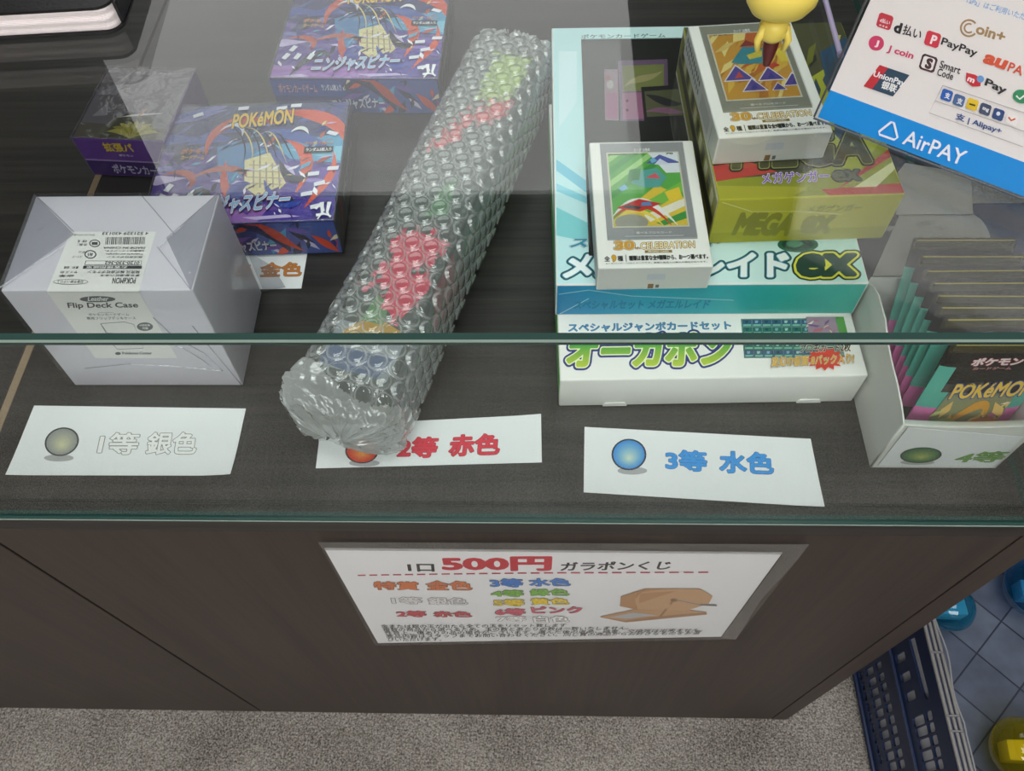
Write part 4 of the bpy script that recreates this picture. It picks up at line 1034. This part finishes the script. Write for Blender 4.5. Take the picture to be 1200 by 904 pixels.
# ------------------------------------------------------------------ bubble wrapped roll
def roll():
    a = math.radians(16.2); ax = Vector((math.sin(a), math.cos(a), 0)); rt = Vector((math.cos(a), -math.sin(a), 0)); up = Vector((0, 0, 1))
    tlp = atz(341, 441, .062); L = .342; W, H = .064, .062
    base = Vector((tlp.x, tlp.y, 0)) + rt*(W/2)
    t = thing('bubble_wrapped_roll', 'long boxed roll wrapped in clear bubble wrap, leaning diagonally across the deck', 'wrapped roll', (base.x, base.y, .0011))
    def section(n, w, h, r):
        pts = []
        for k, (cx, cy, a0) in enumerate(((w/2-r, r, -90), (w/2-r, h-r, 0), (-w/2+r, h-r, 90), (-w/2+r, r, 180))):
            for i in range(n): 
                q = math.radians(a0+90*i/(n-1)); pts.append((cx+r*math.cos(q), cy+r*math.sin(q)))
        return pts
    # inner box with printed patches
    T = mat_of(t); BX = solid('grey green mat box', '5a615e', .5)
    w, h = W-.013, H-.010; mb = MB()
    c = [(-w/2, .012), (w/2, .012), (w/2, L-.012), (-w/2, L-.012)]
    cc = [rt*x+ax*y+up*z for z in (.004, .004+h) for x, y in c]
    mb.hexa(cc, BX, .004, 3)
    top = Pl(cc[4], rt, ax, T); A = Print(top, lambda x, y: (x*w, y*(L-.024)), base=2e-4)
    A.window([(.05, .01), (.95, .01), (.95, .99), (.05, .99)])
    A.rect(0, 0, 1, .12, '9a9fa6'); A.swoosh((.1, .07), (.3, .13), (.6, .11), (.9, .12), .05, 'c89c3c'); A.poly([(.0, .02), (.8, .0), (.9, .06), (.1, .06)], '5a6a8c')
    A.poly([(.05, .21), (.35, .23), (.55, .17), (.75, .14), (.95, .24), (.85, .29), (.6, .28), (.95, .335), (.9, .37), (.4, .38), (.15, .345), (.3, .31), (.3, .26)], 'e04560')
    A.poly([(.3, .13), (.6, .13), (.55, .18), (.35, .2)], '6f9a6a'); A.poly([(.45, .42), (.75, .44), (.65, .55), (.5, .52)], '5c8c60')
    A.poly([(.05, .60), (.3, .66), (.55, .73), (.95, .78), (.85, .83), (.5, .8), (.25, .73), (.05, .65)], 'd8303c')
    A.poly([(.45, .8), (.85, .83), (.95, .9), (.9, 1), (.35, 1), (.4, .9)], '9cb83a')
    rnd = random.Random(6)
    for (pg, col_, n_) in (([(.05, .21), (.35, .23), (.55, .17), (.75, .14), (.95, .24), (.85, .29), (.6, .28), (.95, .335), (.9, .37), (.4, .38), (.15, .345), (.3, .31), (.3, .26)], ('e04560', 'e8788a', '5a615e'), 90), ([(.05, .60), (.3, .66), (.55, .73), (.95, .78), (.85, .83), (.5, .8), (.25, .73), (.05, .65)], ('d8303c', 'c87078', '5a615e'), 70), ([(.45, .8), (.85, .83), (.95, .9), (.9, 1), (.35, 1), (.4, .9)], ('9cb83a', 'b4c870', '5a615e'), 60)):
        for _ in range(n_):
            q = rnd.randrange(len(pg)); a_, b_ = pg[q], pg[(q+1) % len(pg)]; f_ = rnd.random(); e_ = rnd.uniform(.02, .06)
            A.ell(a_[0]+(b_[0]-a_[0])*f_+rnd.uniform(-.06, .06), a_[1]+(b_[1]-a_[1])*f_+rnd.uniform(-.012, .012), e_, e_*.2, rnd.choice(col_), 0, 8)
    A.window(None); A.into(mb)
    Rg = Print(Pl(cc[1], ax, up, T), lambda x, y: (x*(L-.024), y*h), base=2e-4)
    Rg.poly([(.2, .3), (.36, .1), (.36, .9), (.24, .95)], 'b04a58'); Rg.rect(.4, .1, .62, .9, '4f6a58'); Rg.rect(.0, .1, .14, .9, '7a8088'); Rg.into(mb)
    tag(mb.build('printed_box', t), 'printed box showing red and lime patches')
    # bubble sheet
    pts = section(7, W, H, .013); pts.append(pts[0])
    seg = [math.hypot(pts[i+1][0]-pts[i][0], pts[i+1][1]-pts[i][1]) for i in range(len(pts)-1)]; per = sum(seg); cum = np.concatenate([[0], np.cumsum(seg)])
    ds = .0008; nt_ = int(per/ds); 
    S = list(np.arange(-.030, L+.020, ds)); ns = len(S)
    tt = np.linspace(0, per, nt_, endpoint=False); px = np.interp(tt, cum, [p[0] for p in pts]); pz = np.interp(tt, cum, [p[1] for p in pts])
    nx = np.gradient(pz); nz = -np.gradient(px); ln = np.hypot(nx, nz)+1e-9; nx, nz = nx/ln, nz/ln
    for _ in range(4): nx = (nx+np.roll(nx, 1)+np.roll(nx, -1))/3; nz = (nz+np.roll(nz, 1)+np.roll(nz, -1))/3
    SS, TT = np.meshgrid(np.array(S), tt, indexing='ij')
    pitch = per/round(per/.0134); rowp = pitch*.866; ri = np.round(SS/rowp)
    best = np.full(SS.shape, 9.)
    for dr in (-1, 0, 1):
        r_ = ri+dr; off = (r_ % 2)*pitch/2; ci = np.round((TT-off)/pitch); d = np.hypot(SS-r_*rowp, TT-off-ci*pitch); best = np.minimum(best, d)
    Rb = .0060; dome = np.clip((1-(best/Rb)**2)*2.2, 0, 1)**.6*.0024+np.clip(1-(best/Rb)**2, 0, 1)*.0005
    rng = np.random.RandomState(4)
    def wob(fs, ft, amp): 
        o = np.zeros(SS.shape)
        for _ in range(7): o += np.sin(SS*rng.uniform(-fs, fs)+TT*rng.uniform(-ft, ft)+rng.uniform(0, 6.28))
        return o/7**.5*amp
    crump = wob(1500, 1500, .0008)+wob(300, 300, .0012)-np.abs(wob(500, 500, .0022))+np.abs(wob(420, 420, .0020))
    endn = np.clip((.012-SS)/.03, 0, 1); endf = np.clip((SS-(L-.004))/.02, 0, 1); e = np.maximum(endn, endf)
    disp = dome*(1-.75*e) + wob(60, 60, .0007)*(1-e) + crump*np.clip(e*1.6, 0, 1)
    # gather towards the ends
    capn = np.clip(-SS/.030, 0, 1); capf = np.clip((SS-L)/.020, 0, 1)
    shr = np.sqrt(np.clip(1-capn**2.2, 0, 1))*np.sqrt(np.clip(1-capf**2, 0, 1)); shr = np.maximum(shr, .02)
    cxs, czs = 0., H*.42
    flare = np.clip((.02-SS)/.03, 0, 1)
    X = cxs+(px[None]-cxs)*shr + nx[None]*disp - .011*flare*(px[None] < -.005)*np.clip((-px[None]-.005)/.02, 0, 1)
    Z = czs+(pz[None]-czs)*shr + nz[None]*disp - .016*np.clip((.004-SS)/.02, 0, 1)*np.clip(pz[None]/H, 0, 1)*(1-capn)
    Z = np.maximum(Z, .0002+.0012*(1-np.clip(dome/.0031, 0, 1))*0)
    Y = SS + 0*TT
    Y = np.where(SS < 0, SS*.55, Y) + crump*.8*e
    Pw = X[..., None]*np.array(rt) + Y[..., None]*np.array(ax) + Z[..., None]*np.array(up)
    idx = np.arange(ns*nt_).reshape(ns, nt_); q = np.stack([idx[:-1], np.roll(idx, -1, 1)[:-1], np.roll(idx, -1, 1)[1:], idx[1:]], -1).reshape(-1, 4)
    me = bpy.data.meshes.new('bubble_wrap'); me.from_pydata(Pw.reshape(-1, 3).tolist(), [], q.tolist())
    at_ = me.attributes.new('seal', 'FLOAT', 'POINT'); at_.data.foreach_set('value', np.exp(-((best-Rb*.95)/.00075)**2).ravel().astype(np.float32))
    me.materials.append(film('bubble wrap', 'f8fafa', .05, 2.6, .08, .11, 'f4f7f7', edge=.5, seal=.28)); me.shade_smooth()
    me.materials.append(film('bubble wrap bunched', 'f8fafa', .05, 2.8, .10, .42, 'f6f8f8', edge=.6))
    mi = np.where((SS[:-1] < .006+.01*np.sin(TT[:-1]*60)) | (SS[:-1] > L), 1, 0).astype(np.int32).ravel(); me.polygons.foreach_set('material_index', mi)
    o = bpy.data.objects.new('bubble_wrap', me); COL.objects.link(o); o.parent = t; o['label'] = 'clear bubble wrap'
roll()

# ------------------------------------------------------------------ payment sign on the glass
def sign():
    ZG = GZ1+.0004; P0 = atz(958, 138.5, ZG); P1 = atz(1200, 232, ZG); d = (P1-P0).normalized(); nh = Vector((-d.y, d.x, 0)); a = math.radians(25)
    uy = Vector((0, 0, 1))*math.cos(a)+nh*math.sin(a)
    t = thing('payment_sign', 'white and blue cashless payment sign standing tilted on the glass top', 'sign', P0)
    T = mat_of(t); W, H = .205, .145
    pl = Pl((0, 0, .0006), d, uy, T); n = pl.n
    BLUE = solid('sign blue', '1a93e4', .25, .5); WH = solid('sign white', 'efeae8', .25, .5)
    mb = MB(); mb.slab([pl.at(u, v, -.0012) for u, v in ((0, 0), (W, 0), (W, H), (0, H))], n, .0012, WH)
    P = Print(pl, base=6e-5, step=1.1e-5)
    b0 = .0132
    P.map = lambda u, v: (u, v); P.rect(0, 0, W, b0, BLUE); P.map = pl.px
    P.text('「TaPa」はご利用いただけません。', (1128, 2.5), (1232, 33), (1131, -5), '6aa6dc', .01)
    P.line([(1028+14*math.cos(0), 30)]*2, .1, WH)
    # tan double-c mark
    for r, wd, a0, a1 in ((10, 2.2, 60, 330), (5.5, 2.0, 70, 320)):
        P.line([(1135.5+r*math.cos(math.radians(k))*.95, 33+r*math.sin(math.radians(k))*.95) for k in range(a0-20, a1, 15)], wd, 'a8895f')
    P.text('oin+', (1142.5, 39), (1176, 50), (1146, 27.5), 'a8895f', .035)
    def rsq(cx, cy, s, col, sk=.33):
        P.poly([(cx+x*s+y*s*-.30, cy+x*s*sk+y*s) for x, y in ((-.75, -1), (.75, -1), (1, -.75), (1, .75), (.75, 1), (-.75, 1), (-1, .75), (-1, -.75))], col)
    rsq(1037, 25, 8.3, 'c83a4a'); P.text('d払い', (1030.5, 25.5), (1042, 29.5), (1032.5, 20.5), 'f4e8e8', .03); P.text('★★★', (1029.5, 30), (1040, 33.5), (1030.5, 27.5), 'f4e8e8')
    P.text('d', (1046.5, 37.5), (1055, 40), (1050, 25), '26262a', .05); P.text('払い', (1057, 40), (1078, 47), (1060.5, 28), '26262a', .02)
    P.ell(1027, 50.6, 9, 8.8, 'd4406c'); P.text('J', (1024.5, 55), (1028.5, 56.2), (1027, 46.5), 'f8eef2', .05)
    P.text('J coin', (1038.5, 62), (1068.5, 71.5), (1042, 52.5), 'd4406c', .03)
    rsq(1093, 46, 8.3, 'd83a4c'); P.text('P', (1089.5, 51), (1096, 53), (1093, 40.5), 'f6ecec', .04)
    P.text('PayPay', (1101.5, 54.5), (1143, 69), (1105, 43.5), '2c2c30', .02)
    P.text('au', (1150.5, 73), (1177, 82), (1156, 62.5), 'dd5a3c', .05); P.text('PAY', (1180, 83), (1206, 92), (1184, 72.5), 'dd5a3c', .02)
    rsq(1088, 74, 9, '4a2c34'); rsq(1087.8, 74, 6.8, WH); P.text('S', (1083, 79.5), (1090.5, 82), (1087, 67), '4a2c34', .07)
    P.text('Smart', (1100.5, 79), (1124.5, 87), (1103, 70.5), '35353a', .015); P.text('Code', (1097.5, 88), (1116, 94), (1100, 79.5), '35353a', .015)
    P.poly([(1031, 76), (1066, 88), (1046.5, 113), (1012, 101)], '2f4a60'); P.poly([(1031, 76), (1041, 79.5), (1022, 104.5), (1012, 101)], 'c8323c')
    P.text('UnionPay', (1022, 91), (1058.5, 103), (1025.5, 82.5), 'f4f4f4', .03); P.text('银联', (1031.5, 103), (1049, 109), (1035.5, 94), 'f4f4f4', .03)
    P.poly([(1137+x, 93+y) for x, y in ((-4.5, -8), (6, -5.5), (13, -1), (12, 8), (3, 8.5), (-5, 2))], 'cf2f3a'); P.ell(1149, 92.5, 4.2, 4.2, '6aa0d8'); P.text('m', (1133, 94.5), (1141, 97.5), (1135, 90), 'f6ecec', .04)
    P.text('Pay', (1152.5, 102), (1177, 113), (1156.5, 91), '2c2c30', .03)
    P.ell(1197, 113, 10, 8, '2f9060', 15); P.line([(1191, 112), (1195, 116), (1203, 110)], 2, 'f2f6f4')
    G = 'a5a2a4'
    for L in ([(1105, 100), (1230, 142)], [(1105, 100), (1089, 132), (1199, 172)], [(1096.5, 118), (1215, 159)]): P.line(L, .7, G)
    for (x, y), c in zip(((1109.6, 111.5), (1124, 117.5), (1139.6, 122.2), (1154.7, 128), (1170, 134), (1186, 140)), ('2a62b8', '4a6a9c', 'e8c42c', '44506c', '2f4a80', 'f2eeec')):
        rsq(x, y, 6.2, c, .36)
    P.text('支', (1106.5, 114.5), (1112.5, 116.5), (1108.5, 107.5), 'f4f4f8', .03); P.text('支', (1121, 121), (1127, 123), (1123, 114), 'f4f4f8', .03); P.text('tng', (1150.5, 129), (1158, 132), (1152, 124.5), 'f4f4f8', .03)
    P.line([(1136, 121.5), (1143, 123.5)], 2, '4a4420'); P.ell(1170, 133, 2.4, 2.4, 'dfe6f4'); P.line([(1182, 137), (1185, 141), (1190, 139)], 2, 'd85a34')
    P.text('支 | Alipay+', (1119, 140.5), (1172.5, 158.5), (1121.5, 131.5), '31508c', .025)
    P.line([(1044.5, 143), (1048, 144), (1052, 161), (1048, 163.5), (1031, 157.5), (1030.5, 154), (1044.5, 143), (1048, 144)], 2.6, 'eef4fa')
    P.text('AirPAY', (1057, 168), (1127.5, 194), (1063.5, 151.5), 'eef4fa', .012)
    P.into(mb); mb.build('printed_card', t)
    AC = film('acrylic', 'fbfbfb', .045, 1.0, .01)
    mb = MB(); mb.slab([pl.at(u, v, .0022) for u, v in ((-.0012, -.0004), (W+.001, -.0004), (W+.001, H+.001), (-.0012, H+.001))], n, .0012, AC)
    mb.tube([pl.at(-.0014, 0, .002), pl.at(-.0014, H, .002)], .0005, solid('acrylic edge', '45484c', .3), 6)
    mb.tube([pl.at(-.0014, -.0006, .002), pl.at(W, -.0006, .002)], .0005, solid('acrylic edge', '45484c', .3), 6); mb.build('acrylic_front', t)
    mb = MB(); q = [pl.at(.02, H*.75, -.0014), pl.at(W-.02, H*.75, -.0014)]
    mb.slab([q[0], q[1], Vector((q[1].x, q[1].y, .0004))+nh*.05, Vector((q[0].x, q[0].y, .0004))+nh*.05], nh, .001, AC); mb.build('rear_leg', t)
sign()

# ------------------------------------------------------------------ black book on the glass
def book():
    ZG = GZ1+.0004; c = atz(141, 37, ZG); l = atz(0, 45, ZG); d = (c-l).normalized(); yaw = math.degrees(math.atan2(d.y, d.x))
    t = thing('notebook', 'thick black soft-cover book lying on the glass top corner', 'book', c, yaw)
    W, D, H = .16, .21, .0145
    CV = solid('black cover', '141416', .35, .5, bump=.1, bscale=400)
    def cover(z0, z1, ex):
        mb = MB(); r = .008; pts = [(-W-ex, -ex), (-r, -ex)]+[(-r+(r+ex)*math.sin(q), r-(r+ex)*math.cos(q)) for q in [math.radians(a) for a in range(15, 91, 15)]]+[(ex, D), (-W-ex, D)]
        mb.slab([(x, y, z0) for x, y in pts], (0, 0, 1), z1-z0, CV); return mb.build('cover', t)
    mb = MB(); mb.box(-.0012, .0018, .006, D, .0014, H-.0008, CV, .001); mb.build('spine', t)
    cover(0, .0014, .002); cover(H-.0008, H+.0008, .001)
    mb = MB(); n = 22; PG = solid('page edges', 'ebe2e2', .7, vary=.06, bscale=700)
    for i in range(n):
        z = .0015+(H-.0024)*i/n; o = .0006*math.sin(i*.7)+.0009*math.sin(math.pi*i/n); r = .007
        pts = [(-W, -o), (-r, -o)]+[(-r+r*math.sin(q), r-o-r*math.cos(q)) for q in [math.radians(a) for a in range(15, 91, 15)]]+[(0, D-.003), (-W, D-.003)]
        mb.slab([(x, y, z) for x, y in pts], (0, 0, 1), (H-.0024)/n*.94, PG)
    mb.build('page_block', t)
book()

# ------------------------------------------------------------------ small yellow ornament on a brown stick, lilac rod for an acrylic stand edge
def ornament():
    ZG = GZ1+.0004; b = atz(898, 76, ZG)
    t = thing('stick_ornament', 'small plain yellow ornament on a brown stick standing on the glass top', 'ornament', b)
    YE = solid('soft yellow plastic', 'efd865', .35, .5); BR = solid('chocolate brown', '5e2420', .35)
    T = mat_of(t).inverted()
    e = Vector((-.0005, .001, .017)); mb = MB()
    mb.tube([(0, 0, 0), e*.3, e*.6, e*1.0], [.0018, .0030, .0038, .0042], BR, 14); mb.build('stick', t, 60)
    mb = MB(); c = Vector((-.001, .001, .0205))
    mb.lathe([(.0005, -.0065), (.0045, -.006), (.0068, -.003), (.0072, .001), (.006, .0045), (.0005, .006)], c, YE, 24)
    A = Matrix.Diagonal((1.25, .9, 1.0))
    mb.lathe([(.0005, -.0095), (.006, -.0088), (.0105, -.006), (.0132, -.001), (.0136, .004), (.0115, .0095), (.007, .0125), (.0005, .0138)], Vector((-.0005, .002, .0345)), YE, 36, A); mb.build('rounded_top', t, 180)
    mb = MB()
    for sx in (-1, 1): mb.tube([(sx*.005-.001, -.001, .0225), (sx*.0075-.001, -.0028, .016), (sx*.0062-.001, -.0030, .0105)], [.0022, .0018, .0014], YE, 10)
    mb.build('holder_prong', t, 180)
ornament()
def lilac_edge_rod():
    ZG = GZ1+.0004; a, b = atz(984, 68, ZG), atz(962, -12, ZG)  # made-up rod in place of a clear acrylic stand's lavender edge
    t = thing('acrylic_edge_rod', 'thin pale lilac rod standing in for an acrylic stand edge, on the glass beside the payment sign', 'stick', a)
    mb = MB(); v = b-a; mb.tube([Vector((0, 0, .0016)), v*.5+Vector((0, 0, .0016)), v+Vector((0, 0, .0016))], .0014, solid('lilac plastic', '9d96b4', .35), 10); mb.build('shaft', t, 60)
    mb = MB(); mb.tube([v*-.01+Vector((0, 0, .0016)), v*.03+Vector((0, 0, .0016))], .0016, solid('lilac plastic dark', '7d769a', .35), 10); mb.build('end_cap', t, 60)
lilac_edge_rod()

# ------------------------------------------------------------------ crate with capsules on the floor
def crate():
    xw, yA, yB, zt = .4165, -.16, .70, -.45
    t = thing('plastic_crate', 'navy blue perforated plastic crate standing on the carpet beside the counter', 'crate', (xw, 0, ZF+.0003))
    NAV = solid('navy plastic', '18284a', .4, .5); RIM = solid('pale grey rim', '7d7b79', .35, .5)
    T = mat_of(t); h = zt-ZF
    n = Vector((-1, 0, .055)).normalized(); uy = Vector((.055, 0, 1)).normalized()
    pl = Pl((0, 0, 0), (0, -1, 0), uy, T)     # outer side facing the aisle
    z = lambda x, y: pl.px(980+x*.27, 660+y*.27)
    holes = []
    def hole(cx, cy, w_, h_, sl=(.40, .92), cut=.25):
        """rounded slot given by its centre and half sizes on the wall"""
        u, v = z(cx, cy); a, b = w_, h_; k = .35*min(a, b)
        holes.append([(u+x, v+y) for x, y in ((-a+k, -b), (a-k, -b), (a, -b+k), (a, b-k), (a-k, b), (-a+k, b), (-a, b-k), (-a, -b+k))])
    def du(p, q): A, B = z(*p), z(*q); return math.hypot(A[0]-B[0], A[1]-B[1])
    c2 = [(148, 470), (160, 516), (170, 561), (181, 607), (191, 651), (203, 697), (214, 745), (224, 792), (237, 838), (247, 884)]
    c3 = [(188, 447), (200, 494), (211, 538), (222, 584), (233, 630), (244, 680), (255, 725), (265, 775), (277, 825), (288, 873)]
    c1 = [(112, 490), (122, 536), (132, 581), (143, 627), (152, 671), (163, 717), (175, 765), (186, 808), (197, 853)]
    up = [(283, 412), (305, 494), (326, 578)]; lo = [(362, 685), (375, 731), (386, 783), (397, 836), (409, 884)]; l2 = [(407, 663), (418, 714), (431, 768), (443, 820), (454, 874)]
    for c in c2: hole(*c, .0047, .0120)
    for c in c3: hole(*c, .0047, .0085)
    for c in c1: hole(*c, .0047, .0050)
    for c in up: hole(*c, .0052, .0125)
    for c in lo: hole(*c, .0050, .0140)
    for c in l2: hole(*c, .0050, .0075)
    hs = [z(*p) for p in ((318, 332), (345, 322), (405, 560), (408, 592), (392, 592), (378, 560))]
    holes.append(hs)
    hl = h/uy.z
    Mw = Matrix(((pl.ux.x, pl.uy.x, pl.n.x, 0), (pl.ux.y, pl.uy.y, pl.n.y, 0), (pl.ux.z, pl.uy.z, pl.n.z, 0), (0, 0, 0, 1)))
    curve_slab('side_wall', [(-yB, 0), (-yA, 0), (-yA, hl-.004), (-yB, hl-.004)], .0028, Mw, NAV, t, holes)
    mb = MB()
    top = uy*(hl-.004)
    mb.tube([Vector((-.002, yA, .012)), Vector((-.002, yB, .012))], .003, NAV, 8)
    for off in (z(262, 470)[1],):
        q = uy*off; mb.box(q.x-.0045, q.x-.001, yA, yB, q.z-.002, q.z+.002, NAV, .0006)
    mb.build('side_rib', t)
    # ribbed rim
    for dx, r in ((.0005, .0022), (.0062, .0020), (.0115, .0020)):
        mb = MB(); mb.tube([Vector((top.x+dx, yA, h-.001)), Vector((top.x+dx, .0, h-.001)), Vector((top.x+dx, yB, h-.001))], r, RIM, 8); mb.build('rim_rail', t, 80)
    mb = MB(); mb.box(top.x-.001, top.x+.0125, yA, yB, h-.006, h-.002, NAV, .0005)
    for y in (-.045, -.03, .035): mb.box(top.x-.0005, top.x+.0125, y-.0012, y+.0012, h-.002, h+.0012, RIM, .0004)
    mb.build('rim', t)
    mb = MB(); pts = [Vector((top.x+.0148+.0022*math.sin(i*.9)*(1 if i > 9 else .1), yA+(yB-yA)*i/70, h+.0004)) for i in range(71)]; mb.tube(pts, .0009, film('bag edge', 'f0f0f0', .06, 2, .1, .4, 'e8e8ea'), 6); tag(mb.build('bag_edge', t), 'clear wavy bag edge')
    # far walls
    XR = .50
    mb = MB(); mb.box(XR-.003, XR, yA, yB, 0, h, NAV, 0); mb.build('side_wall', t)
    mb = MB(); mb.box(.004, XR-.004, yA, yA+.003, 0, h, NAV, 0); mb.build('end_wall', t)
    mb = MB(); mb.box(.004, XR-.004, yB-.003, yB, 0, h, NAV, 0); mb.build('end_wall', t)
    LIN = solid('grey liner bag', 'e2e3ea', .4, .5, vary=.3, bscale=45)
    mb = MB(); o = Vector((.0045, 0, 0)); mb.slab([o+Vector((0, yA+.01, .003)), o+Vector((0, yB-.01, .003)), o+Vector((uy.x*hl*.95, yB-.01, h*.95)), o+Vector((uy.x*hl*.95, yA+.01, h*.95))], (1, 0, 0), .0008, LIN); tag(mb.build('liner_bag', t), 'pale grey liner behind the holes')
    # quilted blue grey bottom mat
    m, nt, out = nmat('blue grey tiles'); tc = N(nt, 'ShaderNodeTexCoord'); mp = N(nt, 'ShaderNodeMapping'); mp.inputs['Rotation'].default_value = (0, 0, math.radians(46)); mp.inputs['Location'].default_value = (.012, .02, 0)
    nt.links.new(tc.outputs['Object'], mp.inputs[0])
    br = N(nt, 'ShaderNodeTexBrick', Scale=1.0); br.offset = 0; br.inputs['Brick Width'].default_value = .06; br.inputs['Row Height'].default_value = .06; br.inputs['Mortar Size'].default_value = .0013; br.inputs['Mortar Smooth'].default_value = .4
    br.inputs['Color1'].default_value = lin('586070'); br.inputs['Color2'].default_value = lin('4c5364'); br.inputs['Mortar'].default_value = lin('2b303c'); nt.links.new(mp.outputs[0], br.inputs['Vector'])
    no = N(nt, 'ShaderNodeTexNoise', Scale=28, Detail=5); nt.links.new(tc.outputs['Object'], no.inputs['Vector'])
    mx = N(nt, 'ShaderNodeMix', data_type='RGBA', blend_type='OVERLAY'); mx.inputs['Factor'].default_value = .55; nt.links.new(br.outputs['Color'], mx.inputs['A']); nt.links.new(no.outputs[0], mx.inputs['B'])
    p = N(nt, 'ShaderNodeBsdfPrincipled', Roughness=.35); nt.links.new(mx.outputs['Result'], p.inputs['Base Color']); nt.links.new(p.outputs[0], out.inputs[0])
    mb = MB(); mb.box(.011, XR-.004, yA+.004, yB-.004, .028, .0385, m, .001); tag(mb.build('bottom_mat', t), 'blue grey tiled mat inside the crate')
    return ZF+.0003+.0385
ZB = crate()
def capsule(label, px, col, fold, r=.036, lift=0.):
    c = atz(*px, ZB+r); 
    t = thing('toy_capsule', label, 'capsule', (c.x, c.y, ZB+.0003), 0, 'capsules in the crate')
    SH = film('capsule ' + col, '%02x%02x%02x' % tuple((int(col[q:q+2], 16)+255)//2 for q in (0, 2, 4)), .05, 1.2, .05, .13, col, edge=.3)
    prof = [(.002*0+.0005, 0)]+[(r*math.sin(math.radians(a)), r-r*math.cos(math.radians(a))) for a in range(12, 91, 6)]
    mb = MB(); mb.lathe(prof, (0, 0, 0), SH, 36); lowr = mb.build('lower_shell', t, 180)
    mb = MB(); mb.lathe([(r*1.0, r), (r*1.03, r+.0005), (r*1.03, r+.003), (r*1.0, r+.0035)]+[(r*math.cos(math.radians(a)), r+.0035+r*.9*math.sin(math.radians(a))) for a in range(6, 88, 6)]+[(.0004, r*1.9+.0035)], (0, 0, 0), SH, 36); mb.build('dome', t, 180)
    mb = MB(); a = .7
    mb.hexa([Vector((x*.019, y*.012, z)) for z in (.012, .038) for x, y in ((-1, -.9), (1, -1), (1, 1), (-.9, 1))], solid('slip '+fold, fold, .5), .002, 2); mb.build('paper_slip', t, 40)
    return t
capsule('yellow toy capsule with a folded yellow slip inside', (1199, 880), 'd8cc3a', 'e6d23c')
capsule('turquoise toy capsule with a pale slip, nearest the counter side', (1112, 712), '2f9fc4', '9ad0e0', .03)
capsule('large blue toy capsule behind the turquoise one', (1214, 690), '2484b8', '8ac4dc', .038)
